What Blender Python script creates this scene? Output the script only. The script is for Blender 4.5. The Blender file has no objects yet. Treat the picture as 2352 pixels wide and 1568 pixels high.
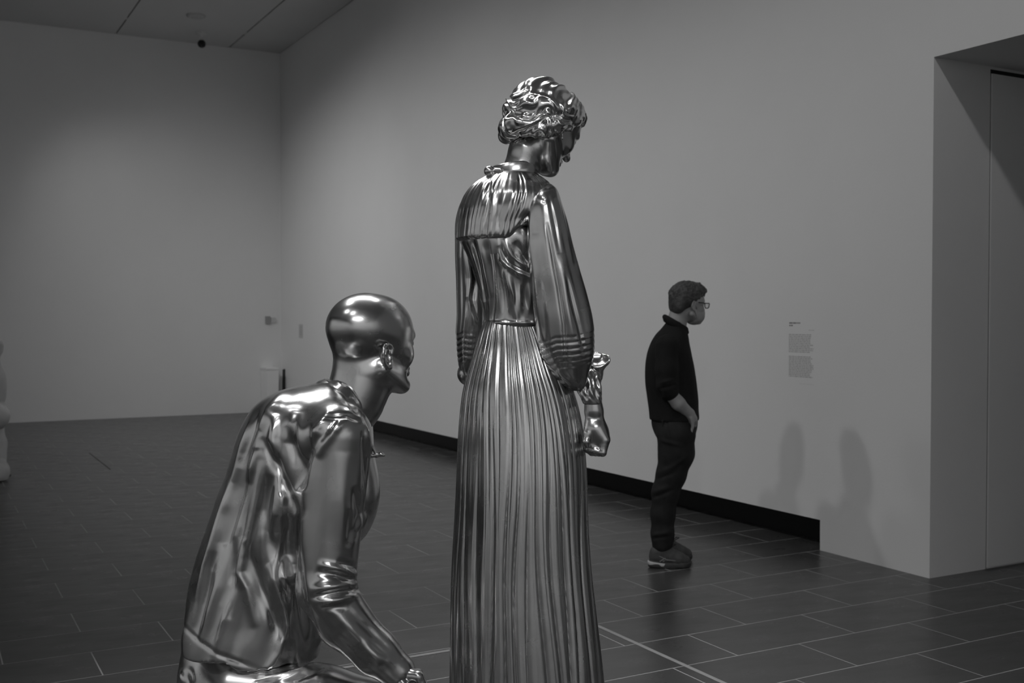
import bpy, math, random
import numpy as np

# ------------------------------------------------------------------ camera
F_PX, CX, CY, HORIZON, CAM_H = 2493.0, 1176.0, 784.0, 727.0, 1.56
PITCH = math.atan((CY - HORIZON) / F_PX)
YAW = math.radians(28.77)
scene = bpy.context.scene
COL = scene.collection
cam_d = bpy.data.cameras.new('camera')
cam = bpy.data.objects.new('camera', cam_d)
COL.objects.link(cam)
cam.location = (0, 0, CAM_H)
cam.rotation_euler = (math.pi / 2 - PITCH, 0, -YAW)
cam_d.sensor_width = 36.0
cam_d.lens = F_PX / 2352.0 * 36.0
cam_d.clip_end = 80
cam_d.dof.use_dof = True
cam_d.dof.focus_distance = 3.45
cam_d.dof.aperture_fstop = 5.0
scene.camera = cam

# ------------------------------------------------------------------ world, exposure
w = bpy.data.worlds.new('world'); scene.world = w
w.use_nodes = True
w.node_tree.nodes['Background'].inputs[0].default_value = (0, 0, 0, 1)
w.node_tree.nodes['Background'].inputs[1].default_value = 0.0
scene.view_settings.view_transform = 'Standard'
scene.view_settings.look = 'None'
scene.view_settings.gamma = 1.0
scene.view_settings.use_curve_mapping = False
scene.view_settings.exposure = 0.0

# ------------------------------------------------------------------ ceiling lamps of the gallery (track spots)
CEIL = 5.87
def spot(loc, aim, watt, deg, radius, blend=0.8):
    d = bpy.data.lights.new('track_spot', 'SPOT')
    d.energy = watt; d.spot_size = math.radians(deg); d.spot_blend = blend
    d.shadow_soft_size = radius
    o = bpy.data.objects.new('track_spot', d); COL.objects.link(o)
    o.location = loc
    v = np.array(aim, float) - np.array(loc, float)
    v /= np.linalg.norm(v)
    o.rotation_euler = (math.acos(-v[2]), 0, math.atan2(v[1], v[0]) - math.pi / 2)
    return o
# wall washers along the long right wall
for yy, ww, aa in ((5.0, 130, 84), (7.2, 175, 86), (9.4, 195, 92), (11.6, 205, 98), (13.8, 205, 92), (15.8, 120, 84)):
    spot((0.5, yy, 5.75), (5.28, yy + 0.2, 0.2), ww, aa, 0.12, 1.0)
# back wall
spot((2.6, 10.0, 5.75), (3.9, 17.5, 0.2), 210, 70, 0.12, 1.0)
# track over the two figures
for lx, ly, ww in ((2.7, 4.9, 130), (2.1, 5.2, 140), (1.5, 5.5, 140), (0.9, 5.8, 130), (0.2, 4.6, 120), (3.3, 4.3, 90)):
    spot((lx, ly, 5.75), (1.5, 2.9, 1.2), ww, 60, 0.17, 0.8)
# track behind the camera, aimed at the figures
for lx, ly, ww in ((-2.6, -3.0, 150), (-1.7, -3.7, 150), (-0.7, -4.2, 150)):
    spot((lx, ly, 5.75), (1.5, 3.0, 1.3), ww, 34, 0.15, 0.9)
# two more heads of that track, left of the figures
for lx, ly, ww in ((-1.8, 2.4, 85), (-1.2, 0.6, 75)):
    spot((lx, ly, 5.75), (1.3, 3.0, 1.2), ww, 44, 0.15, 0.9)
# door side
spot((2.75, 1.6, 5.75), (6.0, 4.3, 1.4), 115, 80, 0.10, 1.0)
# the rest of the hall behind and left of the camera
for lx in (-6.5, -3.2, 0.1, 3.4):
    spot((lx, -5.0, 5.75), (lx, -9.0, 1.8), 450, 115, 0.12, 1.0)
for ly in (-4.0, 0.5, 5.0, 9.0):
    spot((-5.0, ly, 5.75), (-9.0, ly, 1.8), 420, 115, 0.12, 1.0)

# ------------------------------------------------------------------ projection helpers (real positions from measured pixels)
CAMP = np.array([0, 0, CAM_H])
RT = np.array([math.cos(YAW), -math.sin(YAW), 0.0])
FH = np.array([math.sin(YAW), math.cos(YAW), 0.0])
FW = FH * math.cos(PITCH) - np.array([0, 0, math.sin(PITCH)])
UP = FH * math.sin(PITCH) + np.array([0, 0, math.cos(PITCH)])
def P(px, py, d):
    return CAMP + d * (FW + RT * (px - CX) / F_PX - UP * (py - CY) / F_PX)
def floor_at(px, py, z=0.0):
    r = P(px, py, 1.0) - CAMP
    return CAMP + r * (z - CAM_H) / r[2]

# ------------------------------------------------------------------ materials
def mat(name, col, rough=0.6, metal=0.0, spec=0.5, bump=0.0, bscale=40.0, var=0.0, vscale=6.0, stretch=(1, 1, 1), rvar=0.0, sheen=0.0, coords='Object'):
    m = bpy.data.materials.new(name); m.use_nodes = True
    nt = m.node_tree; b = nt.nodes['Principled BSDF']
    c = (col, col, col, 1)
    b.inputs['Base Color'].default_value = c
    b.inputs['Roughness'].default_value = rough
    b.inputs['Metallic'].default_value = metal
    b.inputs['Specular IOR Level'].default_value = spec
    if sheen: b.inputs['Sheen Weight'].default_value = sheen
    if bump or var or rvar:
        tc = nt.nodes.new('ShaderNodeTexCoord'); mp = nt.nodes.new('ShaderNodeMapping')
        mp.inputs['Scale'].default_value = stretch
        nt.links.new(tc.outputs[coords], mp.inputs['Vector'])
    if var:
        n = nt.nodes.new('ShaderNodeTexNoise'); n.inputs['Scale'].default_value = vscale; n.inputs['Detail'].default_value = 4
        nt.links.new(mp.outputs[0], n.inputs['Vector'])
        r = nt.nodes.new('ShaderNodeMapRange')
        r.inputs['From Min'].default_value = 0.25; r.inputs['From Max'].default_value = 0.75
        r.inputs['To Min'].default_value = col * (1 - var); r.inputs['To Max'].default_value = col * (1 + var)
        nt.links.new(n.outputs['Fac'], r.inputs['Value']); nt.links.new(r.outputs[0], b.inputs['Base Color'])
    if rvar:
        n = nt.nodes.new('ShaderNodeTexNoise'); n.inputs['Scale'].default_value = vscale * 1.7; n.inputs['Detail'].default_value = 3
        nt.links.new(mp.outputs[0], n.inputs['Vector'])
        r = nt.nodes.new('ShaderNodeMapRange')
        r.inputs['From Min'].default_value = 0.3; r.inputs['From Max'].default_value = 0.7
        r.inputs['To Min'].default_value = rough - rvar; r.inputs['To Max'].default_value = rough + rvar
        nt.links.new(n.outputs['Fac'], r.inputs['Value']); nt.links.new(r.outputs[0], b.inputs['Roughness'])
    if bump:
        n = nt.nodes.new('ShaderNodeTexNoise'); n.inputs['Scale'].default_value = bscale; n.inputs['Detail'].default_value = 3
        nt.links.new(mp.outputs[0], n.inputs['Vector'])
        bp = nt.nodes.new('ShaderNodeBump'); bp.inputs['Strength'].default_value = 1.0; bp.inputs['Distance'].default_value = bump
        nt.links.new(n.outputs['Fac'], bp.inputs['Height']); nt.links.new(bp.outputs[0], b.inputs['Normal'])
    return m
M = dict(
    wall=mat('white_plaster', 0.72, 0.85, bump=0.0006, bscale=60, var=0.015, vscale=1.5),
    dim=mat('side_plaster', 0.70, 0.85, bump=0.0006, bscale=60),
    ceil=mat('ceiling_board', 0.62, 0.8, var=0.03, vscale=0.8),
    dark=mat('black_void', 0.012, 0.8),
    recess=mat('black_plinth', 0.012, 0.35, spec=0.4),
    tile=mat('slate_tile', 0.056, 0.30, spec=0.5, bump=0.0003, bscale=6, var=0.10, vscale=3.0, stretch=(0.8, 2.0, 1), rvar=0.04, coords='Object'),
    grout=mat('pale_grout', 0.38, 0.8, var=0.25, vscale=4),
    tape=mat('white_tape', 0.30, 0.5, var=0.12, vscale=12),
    steel=mat('polished_steel', 0.55, 0.24, metal=1.0, rvar=0.05, vscale=9.0, var=0.06),
    steel_hair=mat('polished_steel_hair', 0.68, 0.19, metal=1.0, rvar=0.03, vscale=9.0),
    skin=mat('skin', 0.30, 0.5, var=0.06, vscale=30),
    hair=mat('greying_hair', 0.055, 0.6, var=0.5, vscale=45, bump=0.003, bscale=160),
    mask=mat('mask_paper', 0.30, 0.8, var=0.05, vscale=40),
    frame=mat('black_acetate', 0.015, 0.3),
    knit=mat('black_knit', 0.011, 0.9, spec=0.25, bump=0.002, bscale=240, var=0.2, vscale=14),
    denim=mat('dark_denim', 0.014, 0.85, spec=0.3, bump=0.001, bscale=300, var=0.35, vscale=16),
    shoe=mat('trainer_mesh', 0.055, 0.7, var=0.3, vscale=40, bump=0.001, bscale=260),
    shoe2=mat('trainer_overlay', 0.16, 0.5),
    sole_dark=mat('midsole', 0.035, 0.6),
    sole=mat('trainer_foam', 0.50, 0.6),
    rubber=mat('outsole_rubber', 0.02, 0.6),
    plaster=mat('pale_sculpture', 0.62, 0.5, var=0.1, vscale=8),
    ink=mat('grey_vinyl_text', 0.46, 0.8),
    ink_dark=mat('dark_vinyl_text', 0.22, 0.8),
    sign=mat('grey_sign', 0.30, 0.6),
    sign2=mat('pale_sign', 0.52, 0.6),
    lens=mat('camera_dome', 0.01, 0.1),
    white=mat('white_plastic', 0.5, 0.5),
    box=mat('white_box', 0.78, 0.7),
)
g = bpy.data.materials.new('clear_lens'); g.use_nodes = True
gb = g.node_tree.nodes['Principled BSDF']; gb.inputs['Transmission Weight'].default_value = 1.0
gb.inputs['Roughness'].default_value = 0.02; gb.inputs['IOR'].default_value = 1.05
M['glass'] = g

# ------------------------------------------------------------------ object helpers
def mesh_obj(name, V, Fc, m, parent=None, smooth=True):
    V = np.asarray(V, np.float32)
    me = bpy.data.meshes.new(name)
    if isinstance(Fc, np.ndarray):
        n, k = Fc.shape
        me.vertices.add(len(V)); me.vertices.foreach_set('co', V.ravel())
        me.loops.add(n * k); me.loops.foreach_set('vertex_index', Fc.astype(np.int32).ravel())
        me.polygons.add(n)
        me.polygons.foreach_set('loop_start', np.arange(0, n * k, k, dtype=np.int32))
        me.polygons.foreach_set('loop_total', np.full(n, k, np.int32))
        me.update(calc_edges=True); me.validate()
    else:
        me.from_pydata([tuple(map(float, v)) for v in V], [], Fc); me.update()
    if smooth:
        me.polygons.foreach_set('use_smooth', np.ones(len(me.polygons), bool))
    me.materials.append(M[m] if isinstance(m, str) else m)
    o = bpy.data.objects.new(name, me); COL.objects.link(o)
    if parent: o.parent = parent
    return o
def tag(o, label=None, cat=None, group=None, kind=None):
    if label: o['label'] = label
    if cat: o['category'] = cat
    if group: o['group'] = group
    if kind: o['kind'] = kind
    return o
def box_geo(lo, hi):
    x0, y0, z0 = lo; x1, y1, z1 = hi
    V = [(x0, y0, z0), (x1, y0, z0), (x1, y1, z0), (x0, y1, z0), (x0, y0, z1), (x1, y0, z1), (x1, y1, z1), (x0, y1, z1)]
    Fc = [(0, 3, 2, 1), (4, 5, 6, 7), (0, 1, 5, 4), (1, 2, 6, 5), (2, 3, 7, 6), (3, 0, 4, 7)]
    return V, Fc
def box(name, lo, hi, m, parent=None):
    V, Fc = box_geo(lo, hi)
    return mesh_obj(name, V, Fc, m, parent, smooth=False)
def boxes(name, bl, m, parent=None):
    V, Fc = [], []
    for lo, hi in bl:
        v, f_ = box_geo(lo, hi); n = len(V)
        V += v; Fc += [tuple(i + n for i in q) for q in f_]
    return mesh_obj(name, V, Fc, m, parent, smooth=False)

# ------------------------------------------------------------------ room shell
WX, BY, X0, Y0 = 5.28, 17.52, -9.0, -9.0
REC_H, REC_D, REC_Y = 0.203, 0.22, 5.34
DOOR_Y, DOOR_H = 4.445, 3.09
def struct(o): o['kind'] = 'structure'; return o

# floor: grout bed with separate slate tiles in half bond
TX, TY, GAP = 0.7445, 0.3725, 0.0065
floor_ = struct(box('floor', (X0, Y0, -0.05), (9.5, BY, -0.0005), 'grout'))
rows = []
for j in range(int((Y0 - 4.97) / TY) - 1, int((BY - 4.97) / TY) + 2):
    ya, yb = 4.97 + j * TY, 4.97 + (j + 1) * TY
    off = 0.697 if j % 2 == 0 else 0.697 + TX / 2
    for i in range(-15, 14):
        xa = off + i * TX
        cxm, cym = xa + TX / 2, (ya + yb) / 2
        if xa + TX > 9.4 or xa < X0 or ya < Y0 or yb > BY + 0.2: continue
        v = np.array([cxm, cym, 0]) - CAMP
        dz = v @ FW
        inb = False; area = 0
        if dz > 0.5:
            px = CX + F_PX * (v @ RT) / dz; py = CY - F_PX * (v @ UP) / dz
            inb = -60 < px < 2412 and py < 1640 and cxm < WX + 0.15 or (-60 < px < 2412 and py < 1640 and cym < DOOR_Y)
            area = F_PX ** 2 * TX * TY * CAM_H / dz ** 3
        rows.append((area if inb else -1, xa, ya, min(yb, BY + 0.05)))
rows.sort(key=lambda r: -r[0])
tv, tf = box_geo((GAP / 2, GAP / 2, -0.03), (TX - GAP / 2, TY - GAP / 2, 0.0))
tme = None
for k, (a, xa, ya, yb) in enumerate(rows[:300]):
    if tme is None:
        t = mesh_obj('floor_tile', tv, tf, 'tile', floor_, smooth=False); tme = t.data
    else:
        t = bpy.data.objects.new('floor_tile', tme); COL.objects.link(t); t.parent = floor_
    t.location = (xa, ya, 0)
rest = boxes('floor_tiles_far', [((xa + GAP / 2, ya + GAP / 2, -0.03), (xa + TX - GAP / 2, yb - GAP / 2, 0.0)) for a, xa, ya, yb in rows[300:]], 'tile', floor_)
rest['kind'] = 'stuff'

# right wall: upper slab over a black recessed plinth, solid pier by the door, lintel over the opening
def prism(name, prof, y0, y1, m, parent=None):
    n = len(prof)
    V = [(x, y0, z) for x, z in prof] + [(x, y1, z) for x, z in prof]
    Fc = [tuple(range(n)), tuple(range(2 * n - 1, n - 1, -1))] + [(i, n + i, n + (i + 1) % n, (i + 1) % n) for i in range(n)]
    return mesh_obj(name, V, Fc, m, parent, smooth=False)
WT = 1.25   # wall thickness seen in the door reveal
wr = struct(boxes('wall_right', [((WX, REC_Y, REC_H), (WX + WT, BY + 0.3, CEIL + 0.3)),
                                 ((WX, DOOR_Y, 0), (WX + WT, REC_Y, CEIL + 0.3)),
                                 ((WX, 1.2, DOOR_H), (WX + WT, DOOR_Y, CEIL + 0.3)),
                                 ((WX, Y0, 0), (WX + WT, 1.2, CEIL + 0.3))], 'wall'))
struct(box('baseboard_right', (WX + REC_D, REC_Y, 0.0), (WX + WT, BY, REC_H), 'recess'))
struct(box('wall_back', (X0 - 0.3, BY, 0), (WX, BY + 0.3, CEIL + 0.3), 'wall'))
struct(box('wall_left', (X0 - 0.3, Y0, 0), (X0, BY, CEIL + 0.3), 'dim'))
struct(box('wall_front', (X0 - 0.3, Y0 - 0.3, 0), (WX + 4.2, Y0, CEIL + 0.3), 'dim'))
# door leaf folded into the reveal: a flush white panel with a dark head gap
door = tag(struct(bpy.data.objects.new('door_1', None)), None); COL.objects.link(door); door.location = (WX + 0.5, DOOR_Y, 0)
box('door_leaf', (0.004, -0.012, 0.012), (1.30, -0.002, DOOR_H - 0.045), 'wall', door)
box('head_gap', (0.0, -0.004, DOOR_H - 0.043), (1.30, -0.0006, DOOR_H - 0.018), 'dark', door)
box('edge_gap', (0.0, -0.004, 0.0), (0.0035, -0.0006, DOOR_H - 0.018), 'ink_dark', door)
# passage beyond the opening
struct(box('wall_passage', (WX + 4.0, -1.0, 0), (WX + 4.2, 9.0, CEIL), 'dim'))
struct(box('wall_passage_end', (WX + WT, 8.8, 0), (WX + 4.0, 9.0, CEIL), 'dim'))
struct(box('wall_passage_near', (WX + WT, -1.2, 0), (WX + 4.2, -1.0, CEIL), 'dim'))
struct(box('ceiling_passage', (WX + WT, -1.2, 3.6), (WX + 4.2, 9.0, 3.7), 'dim'))

# ceiling: separate boards with dark open joints, a filler rail near the back wall
ceil_ = struct(box('ceiling', (X0, Y0, CEIL + 0.06), (WX, BY, CEIL + 0.26), 'dark'))
def ceil_at(px, py):
    r = P(px, py, 1.0) - CAMP
    return CAMP + r * (CEIL - CAM_H) / r[2]
sx1 = ceil_at(265, 80)[0]; sx2 = ceil_at(523, 112)[0]
PW = sx2 - sx1
xs = [sx2 + PW * k for k in range(-6, 3)]
JG = 0.022
ys = [Y0, 0.0, 6.0, 12.0, 16.55, BY]
for i in range(len(xs) - 1):
    for j in range(len(ys) - 1):
        xa, xb = max(xs[i], X0) + JG / 2, min(xs[i + 1], WX) - JG / 2
        if xb <= xa + 0.02: continue
        g2 = 0.0008
        box('ceiling_board', (xa, ys[j] + g2, CEIL), (xb, ys[j + 1] - g2, CEIL + 0.05), 'ceil', ceil_)
if xs[-1] < WX: box('ceiling_board', (xs[-1] + JG / 2, Y0, CEIL), (WX, BY, CEIL + 0.05), 'ceil', ceil_)
box('cross_rail', (X0, 16.50, CEIL + 0.004), (WX, 16.62, CEIL + 0.052), 'ceil', ceil_)

j0, j1 = floor_at(205, 1040), floor_at(256, 1078)
struct(box('trim_1', (j0[0] - 0.006, j1[1], -0.001), (j0[0] + 0.006, j0[1], 0.0004), 'dark'))
# white floor tape around the two figures
tp = [floor_at(1376, 1438), 0, 0]
TXC, TYC = 3.0, 4.56
tape = bpy.data.objects.new('floor_tape', None); COL.objects.link(tape); tape.location = (TXC, TYC, 0)
tag(tape, 'thin white tape line on the dark tiles marking off the two silver figures', 'tape')
box('tape_strip', (-0.012, -4.2, 0.0002), (0.012, 0.012, 0.0012), 'tape', tape)
box('tape_strip', (-4.2, -0.012, 0.0002), (-0.012, 0.012, 0.0012), 'tape', tape)
# ------------------------------------------------------------------ sculpting tools
RNG = np.random.RandomState(7)
_LAT = RNG.rand(32, 32, 32).astype(np.float32) * 2 - 1
def vnoise(p, scale):
    q = np.asarray(p, np.float32) * scale
    i = np.floor(q).astype(np.int32); t = q - i; t = t * t * (3 - 2 * t)
    out = 0
    for dx in (0, 1):
        wx = t[..., 0] if dx else 1 - t[..., 0]
        for dy in (0, 1):
            wy = t[..., 1] if dy else 1 - t[..., 1]
            for dz in (0, 1):
                wz = t[..., 2] if dz else 1 - t[..., 2]
                out = out + wx * wy * wz * _LAT[(i[..., 0] + dx) % 32, (i[..., 1] + dy) % 32, (i[..., 2] + dz) % 32]
    return out
def smooth01(x): x = np.clip(x, 0, 1); return x * x * (3 - 2 * x)

class Fig:
    """Local frame of a standing thing: origin on the floor, x to the picture's right, y away, z up."""
    def __init__(s, name, px, d0, label, cat):
        s.d0 = d0
        o = P(px, 1000, d0); s.O = np.array([o[0], o[1], 0.0])
        s.root = bpy.data.objects.new(name, None); COL.objects.link(s.root)
        s.root.location = s.O; s.root.rotation_euler = (0, 0, -YAW)
        tag(s.root, label, cat)
    def L(s, px, py, dep=0.0):
        v = P(px, py, s.d0 + dep) - s.O
        return np.array([v @ RT, v @ FH, v[2]])
    def r(s, rpx, dep=0.0): return rpx * (s.d0 + dep) / F_PX
    def world(s, V): return s.O + V[:, :1] * RT + V[:, 1:2] * FH + V[:, 2:3] * np.array([0, 0, 1.0])
    def px(s, V):
        v = s.world(V) - CAMP; z = v @ FW
        return CX + F_PX * (v @ RT) / z, CY - F_PX * (v @ UP) / z, z - s.d0

class SDF:
    def __init__(s, lo, hi, h):
        s.h = h; s.lo = np.array(lo, float)
        s.n = np.ceil((np.array(hi) - s.lo) / h).astype(int) + 1
        s.ax = [(s.lo[i] + h * np.arange(s.n[i])).astype(np.float32) for i in range(3)]
        s.f = np.full(s.n, 9.0, np.float32)
    def _sl(s, lo, hi, pad):
        a = np.clip(np.floor((np.array(lo) - pad - s.lo) / s.h).astype(int), 0, s.n)
        b = np.clip(np.ceil((np.array(hi) + pad - s.lo) / s.h).astype(int) + 1, 0, s.n)
        return tuple(slice(a[i], max(a[i], b[i])) for i in range(3))
    def _pts(s, sl):
        return s.ax[0][sl[0]][:, None, None], s.ax[1][sl[1]][None, :, None], s.ax[2][sl[2]][None, None, :]
    def _mix(s, sl, d, k, sub=False):
        a = s.f[sl]
        if a.size == 0: return
        if sub:
            d = -d
            hh = np.maximum(k - np.abs(a - d), 0) / k if k > 0 else 0
            s.f[sl] = np.maximum(a, d) + hh * hh * k * 0.25
        else:
            hh = np.maximum(k - np.abs(a - d), 0) / k if k > 0 else 0
            s.f[sl] = np.minimum(a, d) - hh * hh * k * 0.25
    def cone(s, a, b, ra, rb=None, k=0.01, sub=False):
        rb = ra if rb is None else rb
        a = np.array(a, np.float32); b = np.array(b, np.float32); R = max(ra, rb)
        sl = s._sl(np.minimum(a, b) - R, np.maximum(a, b) + R, k + 4 * s.h)
        x, y, z = s._pts(sl); ab = b - a; L2 = float(ab @ ab) + 1e-12
        px_, py_, pz_ = x - a[0], y - a[1], z - a[2]
        t = np.clip((px_ * ab[0] + py_ * ab[1] + pz_ * ab[2]) / L2, 0, 1)
        d = np.sqrt((px_ - t * ab[0]) ** 2 + (py_ - t * ab[1]) ** 2 + (pz_ - t * ab[2]) ** 2) - (ra + (rb - ra) * t)
        s._mix(sl, d, k, sub)
    def chain(s, pts, rs, k=0.01, sub=False):
        for i in range(len(pts) - 1): s.cone(pts[i], pts[i + 1], rs[i], rs[i + 1], k, sub)
    def ball(s, c, r, k=0.01, sub=False): s.cone(c, c, r, r, k, sub)
    def ell(s, c, r, R=None, k=0.01, sub=False):
        c = np.array(c, np.float32); r = np.array(r, np.float32); R = np.eye(3) if R is None else np.array(R)
        m = float(r.max())
        sl = s._sl(c - m, c + m, k + 4 * s.h)
        x, y, z = s._pts(sl); x, y, z = x - c[0], y - c[1], z - c[2]
        q = [x * R[0][i] + y * R[1][i] + z * R[2][i] for i in range(3)]   # columns of R are the axes
        k0 = np.sqrt(sum((q[i] / r[i]) ** 2 for i in range(3))) + 1e-6
        k1 = np.sqrt(sum((q[i] / r[i] ** 2) ** 2 for i in range(3))) + 1e-6
        s._mix(sl, k0 * (k0 - 1) / k1, k, sub)
    def zloft(s, zs, cx, cy, rx, ry, rot=None, k=0.02, power=2.0):
        """Stack of (rotated) ellipses given at heights zs."""
        o = np.argsort(zs); zs = np.array(zs)[o]
        A = [np.array(v)[o] for v in (cx, cy, rx, ry)]; rot = np.zeros(len(zs)) if rot is None else np.array(rot)[o]
        m = max(A[2].max(), A[3].max())
        sl = s._sl((min(A[0]) - m, min(A[1]) - m, zs[0]), (max(A[0]) + m, max(A[1]) + m, zs[-1]), k + 4 * s.h)
        x, y, z = s._pts(sl); zz = np.clip(z, zs[0], zs[-1]).ravel()
        c0, c1, r0, r1 = [csp(zs, v, zz)[None, None, :] for v in A]
        th = np.interp(zz, zs, rot)[None, None, :]
        X, Y = x - c0, y - c1
        u = X * np.cos(th) + Y * np.sin(th); v = -X * np.sin(th) + Y * np.cos(th)
        e = (np.abs(u / r0) ** power + np.abs(v / r1) ** power) ** (1 / power)
        d = (e - 1) * np.minimum(r0, r1)
        dz = np.maximum(np.maximum(z - zs[-1], zs[0] - z), 0)
        d = np.where(dz > 0, np.sqrt(np.maximum(d, 0) ** 2 + dz ** 2) + np.minimum(d, 0) * 0, d)
        d = np.maximum(d, np.maximum(z - zs[-1], zs[0] - z))
        s._mix(sl, d.astype(np.float32), k)
    def halfspace(s, p, n, k=0.004):
        """cut away what lies on the side n points to"""
        n = np.array(n, float) / np.linalg.norm(n)
        x, y, z = s.ax[0][:, None, None], s.ax[1][None, :, None], s.ax[2][None, None, :]
        d = ((x - p[0]) * n[0] + (y - p[1]) * n[1] + (z - p[2]) * n[2]).astype(np.float32)
        s.f = np.maximum(s.f, d)
    def mesh(s, iters=4):
        f = s.f; ins = f < 0
        n = s.n - 1
        c = np.zeros(n, np.int8)
        for dx in (0, 1):
            for dy in (0, 1):
                for dz in (0, 1):
                    c += ins[dx:dx + n[0], dy:dy + n[1], dz:dz + n[2]]
        I = np.argwhere((c > 0) & (c < 8))
        idx = np.full(n, -1, np.int32); idx[I[:, 0], I[:, 1], I[:, 2]] = np.arange(len(I))
        cor = [(dx, dy, dz) for dx in (0, 1) for dy in (0, 1) for dz in (0, 1)]
        val = np.stack([f[I[:, 0] + a, I[:, 1] + b, I[:, 2] + e] for a, b, e in cor], 1)
        cp = np.array(cor, np.float32); acc = np.zeros((len(I), 3), np.float32); cnt = np.zeros(len(I), np.float32)
        for a in range(8):
            for b in range(a + 1, 8):
                if np.abs(cp[a] - cp[b]).sum() != 1: continue
                va, vb = val[:, a], val[:, b]; m = (va < 0) != (vb < 0)
                t = np.where(m, va / np.where(m, va - vb, 1), 0)
                acc += np.where(m[:, None], cp[a] + t[:, None] * (cp[b] - cp[a]), 0); cnt += m
        V = s.lo + s.h * (I + acc / cnt[:, None])
        Q = []
        for axis in range(3):
            a, b = ins.take(range(0, s.n[axis] - 1), axis), ins.take(range(1, s.n[axis]), axis)
            E_ = np.argwhere(a != b); u, v = (axis + 1) % 3, (axis + 2) % 3
            E_ = E_[(E_[:, u] > 0) & (E_[:, v] > 0) & (E_[:, u] < n[u]) & (E_[:, v] < n[v])]
            fl = a[E_[:, 0], E_[:, 1], E_[:, 2]]
            def cell(du, dv):
                G = E_.copy(); G[:, u] -= du; G[:, v] -= dv
                return idx[G[:, 0], G[:, 1], G[:, 2]]
            q = np.stack([cell(1, 1), cell(0, 1), cell(0, 0), cell(1, 0)], 1)
            q[~fl] = q[~fl][:, ::-1]
            Q.append(q)
        Q = np.concatenate(Q); Q = Q[(Q >= 0).all(1)]
        return taubin(V, Q, iters), Q

def taubin(V, Q, iters):
    e = np.concatenate([Q[:, [0, 1]], Q[:, [1, 2]], Q[:, [2, 3]], Q[:, [3, 0]]])
    a = np.concatenate([e[:, 0], e[:, 1]]); b = np.concatenate([e[:, 1], e[:, 0]])
    n = len(V); deg = np.maximum(np.bincount(a, minlength=n), 1)[:, None]
    V = V.astype(np.float64)
    for it in range(iters):
        for lam in (0.5, -0.52):
            S = np.stack([np.bincount(a, V[b, i], n) for i in range(3)], 1) / deg
            V = V + lam * (S - V)
    return V
def normals(V, Q):
    d1 = V[Q[:, 2]] - V[Q[:, 0]]; d2 = V[Q[:, 3]] - V[Q[:, 1]]
    fn = np.cross(d1, d2); N = np.zeros_like(V)
    for i in range(3):
        c = np.bincount(Q.ravel(), np.repeat(fn[:, i], 4), len(V)); N[:, i] = c
    return N / (np.linalg.norm(N, axis=1, keepdims=True) + 1e-12)

def csp(x, y, q):
    """monotone-ish cubic (pchip) interpolation"""
    x = np.asarray(x, float); y = np.asarray(y, float); h = np.diff(x); dl = np.diff(y) / h
    m = np.zeros(len(x)); m[0], m[-1] = dl[0], dl[-1]
    if len(x) > 2:
        w1, w2 = 2 * h[1:] + h[:-1], h[1:] + 2 * h[:-1]
        ok = dl[:-1] * dl[1:] > 0
        with np.errstate(divide='ignore', invalid='ignore'):
            m[1:-1] = np.where(ok, (w1 + w2) / (w1 / dl[:-1] + w2 / dl[1:]), 0)
    q = np.clip(q, x[0], x[-1]); i = np.clip(np.searchsorted(x, q) - 1, 0, len(x) - 2)
    t = (q - x[i]) / h[i]
    return ((1 + 2 * t) * (1 - t) ** 2 * y[i] + t * (1 - t) ** 2 * h[i] * m[i] + t * t * (3 - 2 * t) * y[i + 1] + t * t * (t - 1) * h[i] * m[i + 1])

def fold(V, Q, fig, strokes, depmax=9.0, depmin=-9.0):
    """Sculpt ridges (+) and grooves (-): strokes = (polyline in measured pixels, half width, height), on the near side of the cloth."""
    N = normals(V, Q); px, py, dep = fig.px(V)
    v = fig.world(V) - CAMP; v /= np.linalg.norm(v, axis=1, keepdims=True)
    nw = N[:, :1] * RT + N[:, 1:2] * FH + N[:, 2:3] * np.array([0, 0, 1.0])
    face = smooth01((-(nw * v).sum(1) + 0.05) / 0.35) * (dep < depmax) * (dep > depmin)
    D = np.zeros(len(V))
    for pts, wd, amp in strokes:
        pts = np.array(pts, float)
        e0 = (pts[0] - pts[1]); e1 = (pts[-1] - pts[-2]); el = 0.12 * np.linalg.norm(np.diff(pts, axis=0), axis=1).sum()
        pts[0] += e0 / np.linalg.norm(e0) * el; pts[-1] += e1 / np.linalg.norm(e1) * el
        lo, hi = pts.min(0) - 3 * wd, pts.max(0) + 3 * wd
        m = np.where((px > lo[0]) & (px < hi[0]) & (py > lo[1]) & (py < hi[1]) & (face > 0))[0]
        if not len(m): continue
        x, y = px[m], py[m]; best = np.full(len(m), 1e9); arc = np.zeros(len(m)); L = 0
        seg = np.linalg.norm(np.diff(pts, axis=0), axis=1); tot = seg.sum()
        for i in range(len(seg)):
            a, b = pts[i], pts[i + 1]; ab = b - a
            t = np.clip(((x - a[0]) * ab[0] + (y - a[1]) * ab[1]) / (ab @ ab + 1e-9), 0, 1)
            d = np.hypot(x - a[0] - t * ab[0], y - a[1] - t * ab[1])
            u = d < best; best[u] = d[u]; arc[u] = (L + t[u] * seg[i]) / tot; L += seg[i]
        tp = np.sin(np.pi * np.clip(arc, 0, 1)) ** 0.75
        D[m] += amp * tp * np.exp(-(best / wd) ** 2) * face[m]
    return V + N * (D * fig.d0 / F_PX)[:, None]

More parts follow.
